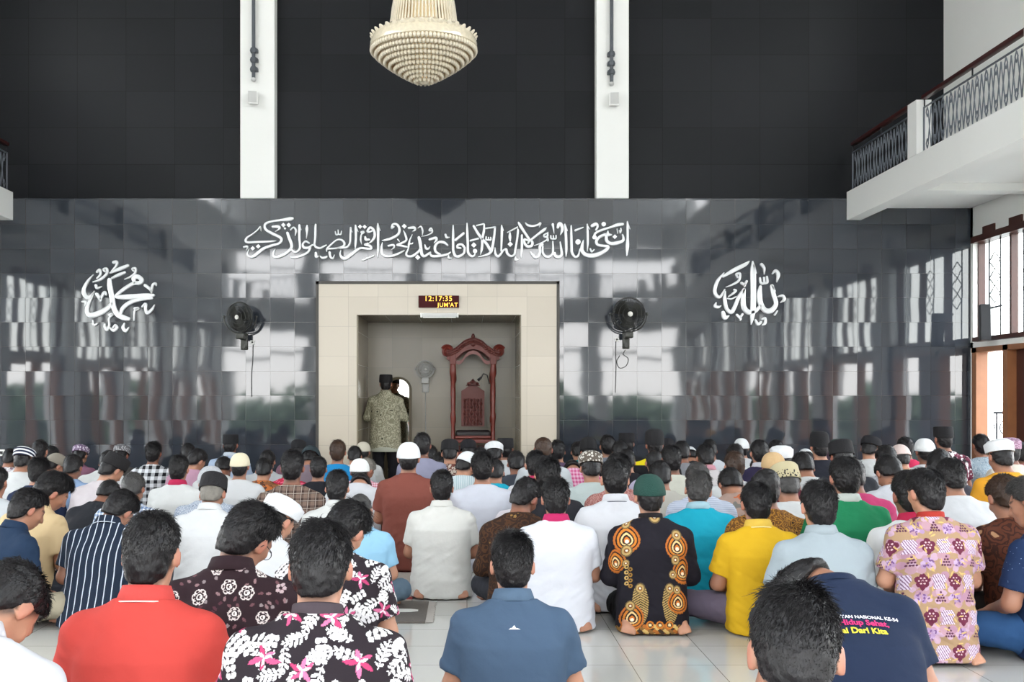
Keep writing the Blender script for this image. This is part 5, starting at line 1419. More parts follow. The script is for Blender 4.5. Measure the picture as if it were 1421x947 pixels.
def canvas_rings(seed):
    c = Canvas('#2b1a20'); r = np.random.default_rng(seed)
    for i in range(-40, 41):
        for j in range(-6, 46):
            t = r.random(); u, v = i * .02 + r.uniform(-.008, .008), j * .02 + r.uniform(-.008, .008)
            if t < .16: c.leaf(u, v, r.uniform(0, 6.28), .017, .004, ['#6e4a50', '#8d6f72', '#54303a'][int(t * 100) % 3])
            elif t < .2: c.disc(u, v, .006, '#8f8284')
    for i in range(-9, 10):
        for j in range(-1, 10):
            u, v = i * .085 + r.uniform(-.02, .02) + (j % 2) * .04, j * .085 + r.uniform(-.02, .02)
            if r.random() < .75:
                R_ = r.uniform(.019, .026); c.disc(u, v, R_ + .003, '#2b1a20')
                for k in range(6): c.ring(u + R_ * .55 * math.cos(k * 1.047), v + R_ * .55 * math.sin(k * 1.047), R_ * .55, .0035, '#ded2cf')
                c.disc(u, v, R_ * .62, '#2b1a20'); c.ring(u, v, R_ * .42, .004, '#efe6e2'); c.disc(u + .004, v, .0035, '#efe6e2')
            else:
                for k in range(5): c.disc(u + .012 * math.cos(k * 1.257), v + .012 * math.sin(k * 1.257), .0065, '#b9a3a6')
    return c
def canvas_paisley():
    c = Canvas('#19161f'); s = 262 * 1.0
    def q(px, py): return (px - 899) / s, (881 - py) / s
    def heart(px, py, r):
        u, v = q(px, py); r = r / s
        for k in range(22):
            a = 6.283 * k / 22; c.disc(u + r * 1.0 * math.cos(a) * .95, v - r * .05 + r * 1.02 * math.sin(a), r * .17, '#a6601f')
        for f_, col in ((1.15, '#b8682a'), (.98, '#2a1a18'), (.86, '#c87a2c'), (.66, '#241820'), (.54, '#e6c489'), (.40, '#2b1a1c'), (.26, '#c9742c')): c.drop(u, v - r * .15, r * f_, col)
        c.disc(u, v - r * .2, r * .17, '#f3e6cc')
    def disc(px, py, r):
        u, v = q(px, py); r /= s; c.disc(u, v, r, '#6d5a3a', 1.1); c.disc(u, v, r * .78, '#b99a62', 1.1); c.disc(u, v, r * .45, '#7a4a20'); c.disc(u, v, r * .22, '#f4ecd6')
    for j in range(0, 12):
        for i in range(-30, 31):
            u, v = i * .028, -0.06 + j * .012
            if v < .03: c.disc(u + (j % 2) * .014, v, .011, ['#a8642a', '#7d5a2e', '#c9a765', '#3a2a20'][(i * 7 + j * 3) % 4])
    for px in (876, 919, 790, 1005, 700, 1090):
        u, v = q(px, 842)
        def fn(U, V):
            e = (U / .043) ** 2 + (V / .115) ** 2 < 1; st = ((V * 75 + np.abs(U) * 45 * (1 if px < 900 else 1)) % 1) < .58
            return e & st
        c.put(u, v, .12, lambda U, V: (U / .045) ** 2 + (V / .118) ** 2 < 1, '#2b2220'); c.put(u, v, .12, fn, '#b3965c'); disc(px, 826 - 6, 7)
    for px, py, r in ((859, 748, 17), (931, 760, 16), (843, 780, 13), (940, 795, 15), (864, 862, 15), (931, 840, 14), (800, 740, 16), (1000, 745, 16), (770, 800, 15), (1020, 800, 15)): heart(px, py, r)
    for px, py, r in ((859, 723, 8), (858, 765, 8), (901, 715, 9), (932, 742, 8), (928, 779, 7), (862, 845, 7), (930, 822, 6), (857, 783, 5), (924, 800, 6)): disc(px, py, r)
    for k in range(8):
        px = 858 + 5 * (k % 2); u, v = q(px, 788 + k * 4); c.disc(u, v, .011, ['#c9a765', '#9c7433'][k % 2]); c.disc(u, v, .005, '#2b2220')
    for px in (889, 903, 917):
        u, v = q(px, 873); c.ring(u, v, .022, .008, '#c4742a'); c.disc(u, v, .008, '#e8cd96')
    return c
def canvas_purple(seed):
    c = Canvas('#a88a6c'); r = np.random.default_rng(seed)
    pu, pv = .158, .178
    for i in range(-6, 7):
        for j in range(-1, 8):
            u, v = i * pu + (j % 2) * .03 + .01, j * pv
            for n_ in range(22): c.disc(u + r.uniform(-.075, .075), v + r.uniform(-.08, .08), r.uniform(.012, .022), ['#b48e9a', '#c0a0b4', '#ad8498'][n_ % 3])
            def hat(U, V): return (np.abs(U) < .03 + .006 * np.sin(V * 120)) & (np.abs(V) < .036)
            c.put(u - .04, v + .04, .05, hat, '#7d5a78'); c.put(u - .04, v + .04, .05, lambda U, V: hat(U, V) & (((U * 0.9 + V * .5) * 95 % 1) < .58), '#d9c9dc')
            for k in range(5): c.disc(u + .04 + .021 * math.cos(k * 1.257 + .3), v + .045 + .021 * math.sin(k * 1.257 + .3), .016, '#66283f')
            c.leaf(u + .04, v + .045, -1.6, .05, .014, '#66283f')
            for k in range(6): c.disc(u + .04 + .016 * math.cos(k * 1.05), v + .045 + .016 * math.sin(k * 1.05), .0042, '#dcb9c0')
            for a_ in range(4):
                for b_ in range(4 - a_): c.disc(u - .055 + a_ * .013 + b_ * .0065, v - .055 + b_ * .014, .0055, '#572c46')
            for k in range(7): c.disc(u + .035 + r.uniform(-.025, .025), v - .045 + r.uniform(-.022, .022), .012, ['#a98bb0', '#bca2c2'][k % 2])
            for k in range(9): c.leaf(u + .035 + r.uniform(-.025, .025), v - .045 + r.uniform(-.022, .022), r.uniform(0, 6.28), .014, .003, '#735080')
            for k in range(8): c.leaf(u + r.uniform(-.08, .08), v + r.uniform(-.09, .09), r.uniform(0, 6.28), .03, .003, '#d2b06e')
    return c
CANV = {'leaves': lambda: canvas_leaves(3), 'rings': lambda: canvas_rings(5), 'paisley': canvas_paisley, 'purple': lambda: canvas_purple(8)}
CACHE = {}
def subdiv(P, Q):
    E = np.sort(np.vstack([Q[:, [0, 1]], Q[:, [1, 2]], Q[:, [2, 3]], Q[:, [3, 0]]]), 1); key = E[:, 0].astype(np.int64) * len(P) + E[:, 1]
    uq, inv = np.unique(key, return_inverse=True); a, b = uq // len(P), uq % len(P)
    n, m, e = len(P), len(Q), len(uq); inv = inv.reshape(4, m) + n; ce = n + e + np.arange(m)
    P2 = np.vstack([P, (P[a] + P[b]) / 2, P[Q].mean(1)])
    F2 = np.vstack([np.stack([Q[:, k], inv[k], ce, inv[k - 1]], 1) for k in range(4)])
    return P2, F2
def paint(P, me, q, name, scale):
    c = CANV[name](); yb = q['c'](np.clip(q['hh'](P[:, 2]), 0, .56)) - 0.04
    u = (P[:, 0] + np.sign(P[:, 0]) * np.maximum(0, P[:, 1] - yb) * .8) * scale; v = P[:, 2] * scale + np.maximum(0, np.abs(P[:, 0]) - .5) * 0
    v = v + np.clip(P[:, 1] - yb, -.2, .2) * 0.25
    i = np.clip(((u + c.w / 2) * c.ppm).astype(int), 0, c.a.shape[1] - 1); j = np.clip(((v - c.v0) * c.ppm).astype(int), 0, c.a.shape[0] - 1)
    col = np.ones((len(P), 4), np.float32); col[:, :3] = c.a[j, i]
    at = me.color_attributes.new('motif', 'FLOAT_COLOR', 'POINT'); at.data.foreach_set('color', col.ravel())

# ---- shared meshes by pose
VAR = {'K0': dict(legs='K', lean=5, pitch=6), 'K1': dict(legs='K', lean=10, pitch=24), 'K2': dict(legs='K', lean=20, pitch=42), 'K3': dict(legs='K', lean=36, pitch=82),
       'K0T': dict(legs='K', lean=4, pitch=6, lift=.085), 'K1T': dict(legs='K', lean=8, pitch=20, lift=.085), 'C0': dict(legs='C', lean=7, pitch=8), 'C1': dict(legs='C', lean=14, pitch=28), 'C2': dict(legs='C', lean=26, pitch=46),
       'K1R': dict(legs='K', lean=10, pitch=26, hyaw=-34, hroll=6), 'C1R': dict(legs='C', lean=15, pitch=30, hyaw=-36, hroll=8), 'C1L': dict(legs='C', lean=14, pitch=26, hyaw=30, hroll=-6)}
POSE = {}
def getpose(v):
    key = v if isinstance(v, str) else tuple(sorted(v.items()))
    if key not in POSE: POSE[key] = pose(**(VAR[v] if isinstance(v, str) else v)); POSE[key]['key'] = key
    return POSE[key]
def cached(key, fn):
    if key not in CACHE:
        me = fn(); 
        if not me.materials: me.materials.append(None)
        CACHE[key] = me
    return CACHE[key]
def body_me(q, res):
    def mk():
        P, Q = build_body(q, res); me = mesh_np('person', P, Q)
        Mi = q['Mi']; H = P @ Mi[:3, :3].T + Mi[:3, 3]; d = H[:, 2] - hairline(H[:, 0], H[:, 1]) + 0.002
        near = (np.abs(H[:, 0]) < .072 + .0) & (np.abs(H[:, 1]) < .13) & (H[:, 2] > -.12)
        st_ = np.clip((d + .026) / .03, 0, 1) * near * (H[:, 1] < .055)
        ax_ = np.abs(H[:, 0]); fr_ = H[:, 1] > .055
        eye = (np.abs(ax_ - .031) < .013) & (np.abs(H[:, 2] - .004) < .0055) & fr_; brow = (np.abs(ax_ - .032) < .02) & (np.abs(H[:, 2] - .027) < .0055) & fr_
        st_ = np.maximum(st_ * 1.0, (eye | brow) * 0.95)
        me.attributes.new('stubble', 'FLOAT', 'POINT').data.foreach_set('value', st_.astype(np.float32))
        ear = np.clip((np.abs(H[:, 0]) - .074) / .008, 0, 1) * (np.abs(H[:, 2] + .005) < .045) * (np.abs(H[:, 1] + .005) < .04)
        lips = ((np.abs(H[:, 0]) < .024) & (np.abs(H[:, 2] + .058) < .011) & (H[:, 1] > .082)) * 1.0
        me.attributes.new('rosy', 'FLOAT', 'POINT').data.foreach_set('value', np.maximum(ear, lips).astype(np.float32)); return me
    return cached(('body', q['key'], res), mk)
def shirt_me(q, res, sleeve, seed, loose, fold, painted=None, scale=1.0):
    def mk():
        P, Q = build_shirt(q, res, sleeve, seed=seed, loose=loose, fold=fold)
        if painted:
            P, Q = subdiv(*subdiv(P, Q)); me = mesh_np('shirt', P, Q); paint(P, me, q, painted, scale); return me
        return mesh_np('shirt', P, Q)
    return cached(('shirt', q['key'], res, sleeve, seed, loose, fold, painted), mk)
HAIR = {'far': lambda: hair_mesh('hair', .008, 1300, top=.012, side=.006, lmin=.01, lmax=.028, lift=.3, tuft=.1, r0=.0013), 'bald': lambda: hair_mesh('hair', .006, 900, top=.005, side=.004, bald=True, lmin=.006, lmax=.012),
        'short': lambda: hair_mesh('hair', .006, 5200, top=.012, side=.004, seed=1, lmin=.008, lmax=.022, lift=.45, tuft=.25),
        'thick': lambda: hair_mesh('hair', .006, 6500, top=.015, side=.007, seed=2, line=-.006, lmin=.018, lmax=.042, lift=.16),
        'neat': lambda: hair_mesh('hair', .006, 6500, top=.016, side=.007, seed=3, lmin=.015, lmax=.035, lift=.22),
        'tuft': lambda: hair_mesh('hair', .006, 7500, top=.014, side=.004, seed=4, lmin=.012, lmax=.034, lift=.4, tuft=.32),
        'under': lambda: hair_mesh('hair', .006, 0, top=.004, side=.004, under=True)}
CAPTOP = {'peci': .124, 'tallpeci': .158, 'kopiah': .128, 'haji': .128, 'flat': .127}
TROUS = ['#2b2c33', '#1d1d22', '#3a3c45', '#4a4238', '#2a3444', '#35302c']
M_TR = {}
def child(me, name, par, m, M=None):
    o = bpy.data.objects.new(name, me); link(o, par)
    if M is not None: o.matrix_local = M
    o.material_slots[0].link = 'OBJECT'; o.material_slots[0].material = m
    return o
NP = 0; REPORT = []
def person(px, top, Y, shirt, label, cap=None, hair='k', style=None, collar=None, v=None, yaw=0, sl='S', skin=None, res=None, anchor='H', trous=None, loose=0.0, fold=1.0, scale=None, seed=None, group='worshippers sitting in rows on the floor', look=None):
    """a man sitting on the floor whose head (or back) tops out at pixel px, top when his head is Y metres away"""
    global NP
    NP += 1; rid = (NP * 7919) % 97
    zt = HC - (top - CY) * Y / F
    def topof(q):
        if anchor == 'B': return float(q['zz'](0.50)) + 0.045
        if cap: return max(q['top'] - .01, (q['M'] @ Vector((0, -.01, CAPTOP[cap[0]]))).z + .004)
        return q['top'] + (.008 if style not in ('thick', 'tuft') else .014)
    if v is None:
        cand = ['K0', 'K1', 'C0', 'K0T', 'K2', 'C1', 'C2', 'K1T'] if anchor == 'H' else ['K3']
        if anchor == 'H' and rid % 3 == 0: cand = cand[::-1]
        v = min(cand, key=lambda c: abs(math.log(zt / topof(getpose(c)))) + (0.012 if c == cand[0] else 0))
    if v in ('K0', 'K1') and zt / topof(getpose(v)) > 1.05: v += 'T'
    q = getpose(v)
    if Y > 7.1 and not loose: loose = .004
    s = scale or zt / topof(q); s = min(s, 1.08) if anchor == 'B' else min(max(s, .88), 1.16)
    ya = q['ytop'] if anchor == 'H' else float(q['c'](.5)); ct, sn = math.cos(R(yaw)), math.sin(R(yaw))
    xh = (px - CX) * Y / F
    xa = q['M'][0][3] if anchor == 'H' else 0.0
    X0 = xh + s * ya * sn - s * xa * ct; Y0 = Y - s * ya * ct - s * xa * sn
    near = Y < 7.1; res = res or (.0085 if near else .011)
    root = bpy.data.objects.new('person', body_me(q, res)); link(root); root.location = (X0, Y0, 0); root.rotation_euler = (0, 0, R(yaw)); root.scale = (s, s, s)
    if NP and zt: root.location.z = 0.0
    sk = SKINS[rid % 3] if skin is None else SKINS[skin]
    root.material_slots[0].link = 'OBJECT'; root.material_slots[0].material = sk
    tag(root, label, 'person', group)
    spec = shirt
    pn = spec[1] if isinstance(spec, tuple) and spec[0] == 'paint' else None
    sd = (seed if seed is not None else (rid % 2 if not near else rid))
    sm = child(shirt_me(q, res if not pn else .0075, sl, sd, loose, fold, pn), 'shirt', root, cloth(spec))
    tc_ = trous or TROUS[rid % len(TROUS)]
    child(cached(('legs', q['key'], res), lambda: mesh_np('trousers', *build_legs(q, max(res, .010)))), 'trousers', root, cloth(tc_))
    if collar:
        ck_, cc = collar if isinstance(collar, tuple) else ('fold', collar)
        child(cached(('collar', q['key'], ck_), lambda: collar_mesh(q, ck_)), 'collar', root, cloth(cc if cc else spec if not pn else '#4a3a44'))
    st_ = style or ('under' if cap else ('neat' if near else 'far'))
    if hair: child(cached(('hair', st_), HAIR[st_]), 'hair', root, HAIRM[hair], q['M'])
    if cap: child(cached(('cap', cap[0]), lambda: cap_mesh(cap[0])), 'cap', root, capcloth(cap[1]), q['M'])
    REPORT.append((label, v if isinstance(v, str) else 'custom', round(s, 2), round(Y, 2)))
    return root, q, s

PEOPLE = []
def p(px, top, Y, shirt, label, **kw): PEOPLE.append([px, top, Y * 1.25, shirt, label, kw])
def build_people():
    """keep everyone on the same sight line but give each man his own patch of floor"""
    n = len(PEOPLE); Y0 = np.array([a[2] for a in PEOPLE]); Y = Y0.copy(); PXs = np.array([a[0] for a in PEOPLE], float); TP = np.array([a[1] for a in PEOPLE], float)
    w_ = np.array([0.0 if (i < NLOCK or a[5].get('group') == 'imam') else 1.0 for i, a in enumerate(PEOPLE)])
    key = Y0 - TP * 1e-4; near_ = key[:, None] < key[None, :]                       # [a, b]: a sits in front of b
    SH = np.zeros(n)
    for it in range(900):
        X = (PXs - CX) * Y / F + SH; sg = X[:, None] - X[None, :]; dx = np.abs(sg)
        need = np.interp(dx, [0, .42, .52, .58], [.64, .64, .34, 0.0]); d = np.where(near_ & (dx < .58), need - (Y[None, :] - Y[:, None]), 0)
        d = np.maximum(d, 0); ws = w_[:, None] + w_[None, :]; d = np.where(ws > 0, d / np.maximum(ws, 1e-6), 0) * 0.35
        lat = np.where((d + d.T > .02) & (dx > .22), np.sign(sg) * np.minimum(.58 - dx, .02), 0).sum(1) * .25 * w_
        SH = np.clip(SH * .995 + lat, -.05, .05)
        Y = Y - (d * w_[:, None]).max(1) + (d * w_[None, :]).max(0)
        Y += w_ * (0.012 if it < 700 else 0.0) * (Y0 - Y)
        Y = np.where(w_ > 0, np.clip(Y, np.maximum(Y0 - 1.5, 2.2), np.minimum(Y0 + 1.5, 12.5)), Y0)
    X = (PXs - CX) * Y / F + SH; PXs = CX + X * F / Y; dx = np.abs(X[:, None] - X[None, :]); need = np.interp(dx, [0, .42, .52, .58], [.64, .64, .34, 0.0]); bad = np.argwhere(near_ & (dx < .58) & (need - (Y[None, :] - Y[:, None]) > .12))
    print('crowding', len(bad)); [print('   ', round(float(Y[a]), 2), round(float(Y[b_]), 2), PEOPLE[a][4][:45], '|', PEOPLE[b_][4][:45]) for a, b_ in bad]
    out = {}
    for a, y, px_ in zip(PEOPLE, Y, PXs): out[a[4]] = person(float(px_), a[1], float(y), a[3], a[4], **a[5])
    return out
# ================================================================ EVERY PERSON OF THE CONGREGATION
WHT, OFF, IVO = '#e3e5e8', '#dcdcdc', '#e0ded6'
PW = '#d9d3d6'
PINK = '#b8285f'
# ---- front row and the rows the camera is nearest to
p(1104, 813, 1.80, ('blotch', '#cdb6c6', '#8d5a86', '#e4dbe2', 22), 'black-haired man with tousled hair closest to the camera, bottom right, head bowed', v=dict(legs='C', lean=12, pitch=26, hyaw=0), yaw=-15, style='tuft', skin=1, res=.007, collar=('fold', '#c9b3c6'))
p(1162, 822, 2.85, '#1b2740', 'man bent low in a navy T-shirt printed with pink and yellow words', anchor='B', v=dict(legs='K', lean=26, pitch=112, hyaw=36, lift=.05), style='neat', res=.0085, collar=('tee', None), sl='S', loose=.015)
p(210, 712, 2.75, '#c6463f', 'man in a plain coral red polo shirt, seen from behind at the front left', v=dict(legs='K', lean=6, pitch=10), collar=('fold', '#c84a45'), style='short', skin=1, res=.0085, trous='#2a2b30')
p(445, 725, 2.55, ('paint', 'leaves'), 'larger man in black and white leaf batik with pink flowers, front left of centre', v=dict(legs='K', lean=12, pitch=14), collar=('band', '#4a4046'), style='neat', skin=1, res=.0085, loose=.012)
p(711, 738, 3.20, '#465a72', 'man in a slate blue polo shirt with a small white mark below the collar', v=dict(legs='C', lean=8, pitch=8), collar=('fold', '#52677e'), style='tuft', skin=1, res=.0085, loose=.01)
p(4, 783, 2.45, '#dcdde3', 'man in a long-sleeved white shirt bowing his head at the bottom left edge', v=dict(legs='C', lean=14, pitch=62, hyaw=-20), style='short', skin=1, res=.0085, sl='L', collar=('fold', None))
p(344, 701, 3.35, ('paint', 'rings'), 'man in dark maroon batik with white rings, head bowed to the right, wearing glasses', v=dict(legs='C', lean=13, pitch=28, hyaw=-32, hroll=14), style='neat', skin=0, res=.0085, collar=('fold', '#2b1a20'))
p(480, 696, 3.8, ('paint', 'leaves'), 'slimmer man in matching black and white leaf batik, head turned down right', v=dict(legs='K', lean=16, pitch=34, hyaw=-30, hroll=12), style='thick', skin=1, res=.0085)
p(1284, 650, 4.36, ('paint', 'purple'), 'kneeling man in purple and tan flower batik with bare feet behind him', v=dict(legs='K', lean=4, pitch=10, hyaw=14, lift=.10), collar=('band', '#a8352c'), style='thick', skin=1, res=.0085, trous='#17171a')
p(1136, 667, 4.42, '#9ba6ad', 'man with short black hair in a plain pale grey blue shirt', v=dict(legs='C', lean=5, pitch=4), style='thick', skin=1, res=.0085, collar=('fold', None), loose=.008)
p(1049, 669, 4.88, '#d4a91f', 'man in a bright yellow polo shirt sitting cross-legged', v=dict(legs='C', lean=6, pitch=8, kw=.41), style='thick', skin=0, collar=('fold', '#d8b34a'), trous='#6b6172')
p(901, 657, 4.9, ('paint', 'paisley'), 'kneeling man in a green skullcap and dark batik with gold heart motifs', v=dict(legs='K', lean=4, pitch=8), cap=('kopiah', '#174038'), skin=1, sl='L', collar=('band', '#1a1518'), trous='#17171a')
p(771, 664, 4.95, '#e4e6ef', 'kneeling man in a white T-shirt with a bright magenta collar, broad back', v=dict(legs='K', lean=4, pitch=6), style='neat', skin=0, collar=('fold', PINK), loose=.02, trous='#17171a')
p(613, 653, 5.72, '#e2e1dc', 'kneeling man in a loose white short-sleeved shirt behind the grey rug', v=dict(legs='K', lean=4, pitch=4), style='short', skin=0, collar=('fold', None), loose=.015, trous='#3a4450')
p(969, 655, 5.6, '#17a3bd', 'man with greying brown hair in a turquoise shirt', v=dict(legs='C', lean=10, pitch=18, hroll=6, hyaw=-10), style='neat', hair='d', skin=1, collar=('fold', '#9fc0cc'))
p(166, 683, 5.2, ('vstripe', '#1c2738', '#c3cbd8', .040, .14), 'man in a navy shirt with thin white vertical stripes, bowing right', v=dict(legs='C', lean=22, pitch=40, hyaw=-28, hroll=12), style='neat', skin=0, collar=('fold', None), sl='S')
p(39, 680, 5.0, '#1d3049', 'man in a dark navy polo turned right, khaki trousers, at the left edge', v=dict(legs='C', lean=16, pitch=22, hyaw=-16, kw=.28), yaw=-32, style='neat', skin=0, trous='#a39a86', collar=('fold', None))
p(385, 693, 4.45, '#dfe0e4', 'man with a flat-topped white cap and white shirt looking down right', v='C1R', cap=('haji', WHT), skin=1, collar=('fold', None), sl='L')
p(287, 663, 5.2, '#e0e1e3', 'grey-haired man with a black velvet cap and white shirt', v='C1', cap=('peci', '#141216'), hair='g', skin=0, collar=('fold', None))
p(500, 687, 5.7, '#8fbcd8', 'man in a sky blue short-sleeved shirt behind the slim leaf batik man', v=dict(legs='C', lean=12, pitch=30, kw=.28), style='bald', hair='d', trous='#5d7080', loose=.015)
p(1418, 663, 4.5, ('dots', '#1c2f52', '#8fa3c0', 60, .10), 'man in dark blue dotted shirt and jeans at the right picture edge', v=dict(legs='C', lean=8, pitch=14, hyaw=20, kw=.29), yaw=24, style='neat', hair='d', skin=0, trous='#2d527f')
p(736, 665, 5.45, ('batik', '#2d1c15', '#4a2f1c', '#8a6a3c', 16), 'man in dark brown batik between the white shirts, head turned right', v='C1R', skin=2, style='short', sl='L')
# ---- fifth and sixth rows
p(75, 655, 5.9, '#d3b98f', 'man in a beige shirt turned right behind the navy polo man', v='C1R', yaw=-20, style='thick', skin=0, collar=('fold', None))
p(184, 657, 5.95, ('check', '#6f88ae', '#dfe3ea', .026, .42), 'man in a fine blue and white checked shirt behind the striped shirt', v='C1', hair='d', skin=0)
p(154, 668, 6.0, '#222329', 'man hunched in black, ear visible, beyond the fine blue checked shirt', v='C2', yaw=-15)
p(288, 646, 5.75, ('batik', '#8e98aa', '#c2c8d2', '#5d6678', 40), 'man in a pale mesh cap and grey paisley shirt behind the black velvet cap', cap=('kopiah', ('knit', '#b2b3b7', '#9b9ca2', 90)), hair='g', loose=.01)
p(468, 653, 6.25, '#dfdfdd', 'man with protruding ears in a plain white shirt behind the sky blue shirt', v='C0', style='short', skin=1, collar=('fold', None), loose=.01)
p(842, 637, 5.45, '#e3e4ea', 'man in a white polo with a thin dark collar line', v='K0', style='short', skin=1, collar=('fold', None))
p(770, 633, 5.75, '#26262c', 'black-haired man in dark clothes directly behind the magenta-collared broad back', v='K0', style='thick', skin=0)
p(1062, 648, 5.45, ('batik', '#6a451f', '#a9772f', '#2a1a10', 30), 'balding man in brown and gold batik beyond the yellow polo', v='C0', style='bald', skin=2, sl='L')
p(1166, 635, 5.40, '#1c7a50', 'man in an emerald green shirt with a pale collar', v='K0', style='neat', skin=0, collar=('fold', '#c9d0ca'), loose=.01)
p(1262, 655, 4.95, '#e2e4e6', 'man in a white T-shirt with a crimson collar half hidden by the purple batik', v='C0', style='neat', collar=('fold', '#b02448'), loose=.02)
p(1320, 638, 5.45, '#dfe1e6', 'man bowing in a plain white shirt right of the purple batik man', v='K1', style='neat', loose=.02)
p(1394, 661, 5.40, ('batik', '#5a3020', '#3c2018', '#a8805f', 14), 'man with brown hair in a brown feather batik near the right edge', v='C1', hair='b', skin=0, style='short')
p(1091, 650, 6.05, '#e0e2e4', 'man with an embroidered black cap and white shirt', v='C1', cap=('peci', ('band', '#b9ae8c', '#17161a', .055)), hair='d')
p(972, 643, 6.05, ('hstripe', '#aab2c6', '#c6ccda', .012, .5), 'man in a pale blue striped T-shirt beyond the turquoise shirt', v='K1', hair='d', skin=0)
p(1005, 651, 6.35, ('blotch', '#a98f84', '#b7623c', '#76736e', 7), 'man bowed in grey and orange floral batik', v='C2', style='far', sl='S')
p(560, 613, 6.75, '#7e463c', 'tall kneeling man in a rust brown T-shirt and round white cap', v='K0', cap=('kopiah', WHT), skin=0, trous='#3c4658', collar=('tee', None))
p(676, 627, 6.05, '#d9dce8', 'man in a very pale lavender shirt right of centre, black hair', v='K0', style='neat', skin=0)
p(722, 668, 6.05, '#e3dbe2', 'man bowed low in white with a red edged collar', v='C2', collar=('fold', '#c22b3c'))
p(406, 625, 6.35, ('plaid', '#3c2c28', '#7c675c', .05, .5, '#c9bdb2'), 'man in a brown plaid shirt', v='K0', style='short', loose=.02, sl='L')
p(248, 632, 6.45, '#e2e3e2', 'man in a white T-shirt with a crimson collar behind the mesh cap, left side', v='K0', style='short', skin=0, collar=('fold', '#b5284f'), loose=.015)
p(868, 628, 6.35, ('batik', '#b98a84', '#8c4f4a', '#d8b9b0', 34), 'long-haired man in a salmon pink patterned shirt beyond the white polo', v='K0', style='thick')
p(907, 641, 6.6, '#c9c6bd', 'black-haired man just beyond the green skullcap', v='C1', style='far')
p(1182, 637, 6.2, '#b23a68', 'man in a magenta shirt with white lettering behind the green shirt', v='K1', style='far')
p(1234, 633, 6.35, '#d3d6de', 'man bowed in a creased pale grey white shirt', v='K2', style='far', loose=.015)
p(505, 664, 6.9, '#dddde2', 'man folded forward in white, only his back showing, by the pale knit cap', anchor='B')
p(-5, 648, 6.4, '#cfd3d8', 'black-haired man in pale grey cut off by the left picture edge', v='C0')
p(1388, 611, 7.0, '#d99a2c', 'man in a mustard orange shirt and tall white cap near the right doorway', v='K1', cap=('haji', WHT), skin=0, loose=.015)
# ---- seventh row
p(54, 634, 7.2, '#232f4c', 'man in a dark blue jacket, black hair, on the left', v='C0', style='thick', loose=.02, sl='L')
p(156, 634, 7.25, '#d9d0d4', 'man in pinkish white with a black cap tilted to the right', v='C1R', cap=('peci', '#151316'))
p(333, 628, 7.1, '#dfe0e2', 'man in a cream knitted skullcap and white shirt, left of centre', v='K0', cap=('kopiah', '#e6dcc0'), skin=0)
p(374, 637, 7.25, ('blotch', '#8a5a3a', '#c2703a', '#5a3a2a', 18), 'man in orange brown batik just left of the plaid shirt', v='C1')
p(400, 634, 7.3, ('blotch', '#c22848', '#e06a86', '#9c1c38', 20), 'man in a bright crimson floral shirt hidden behind the plaid shirt', v='C0')
p(449, 634, 7.2, '#1e1f26', 'man in a black T-shirt with a grey print, before the blue shirt', v='C0')
p(491, 636, 6.95, '#3a1c22', 'man in a white knit cap and dark maroon shirt', v='C0', cap=('kopiah', ('knit', '#f0f0ee', '#dcdcda', 120)))
p(509, 637, 7.9, ('check', '#c76a80', '#e3c9d0', .02, .5), 'grey-haired man in a pink checked shirt beside the white knit cap', v='C1R', hair='g')
p(655, 629, 7.4, ('vstripe', '#a8bcc4', '#d5dcde', .016, .4), 'man in a pale striped shirt and white cap looking right', v='C1R', cap=('kopiah', WHT))
p(695, 638, 7.35, '#18a0bd', 'man in a cyan shirt mostly hidden by the pale lavender shirt', v='C1')
p(743, 626, 7.2, '#e0e1e4', 'man with a crimson collar on a white T-shirt below the bald man', v='K0', style='short', collar=('fold', '#b02a55'))
p(820, 629, 7.2, '#b4bfbe', 'man in a patterned brown and white cap and pale grey green shirt', v='K1', cap=('haji', ('knit', '#5a5148', '#cfcbc4', 45)))
p(908, 624, 7.65, '#c9bfd8', 'balding man in a pale lilac shirt behind the green skullcap row', v='K0', style='bald')
p(940, 618, 7.6, '#dcdccf', 'man in a cream shirt left of the pale blue stripes', v='K0', style='short', loose=.01)
p(1017, 627, 7.6, '#dfe2e4', 'brown-haired man in white above the orange floral batik', v='K0', hair='b')
p(1082, 627, 7.0, '#5c2230', 'man in a tan cap and maroon shirt', v='K0', cap=('kopiah', '#c9a87c'))
p(1106, 629, 7.6, '#dfe1e2', 'man bowed in a white shirt with faint creases right of the tan cap', v='K2', loose=.02)
p(1159, 614, 7.2, '#2a2c33', 'man in a tall black cap above the emerald green shirt', v='K1', cap=('peci', '#141317'))
p(1230, 619, 7.75, ('batik', '#8f9096', '#b8b8bc', '#6b6c74', 30), 'man in a grey batik shirt, dark hair, right side', v='K1')
p(1302, 625, 7.2, '#40404a', 'black-haired man looking down between the white skullcap and the purple batik man', v='C1R')
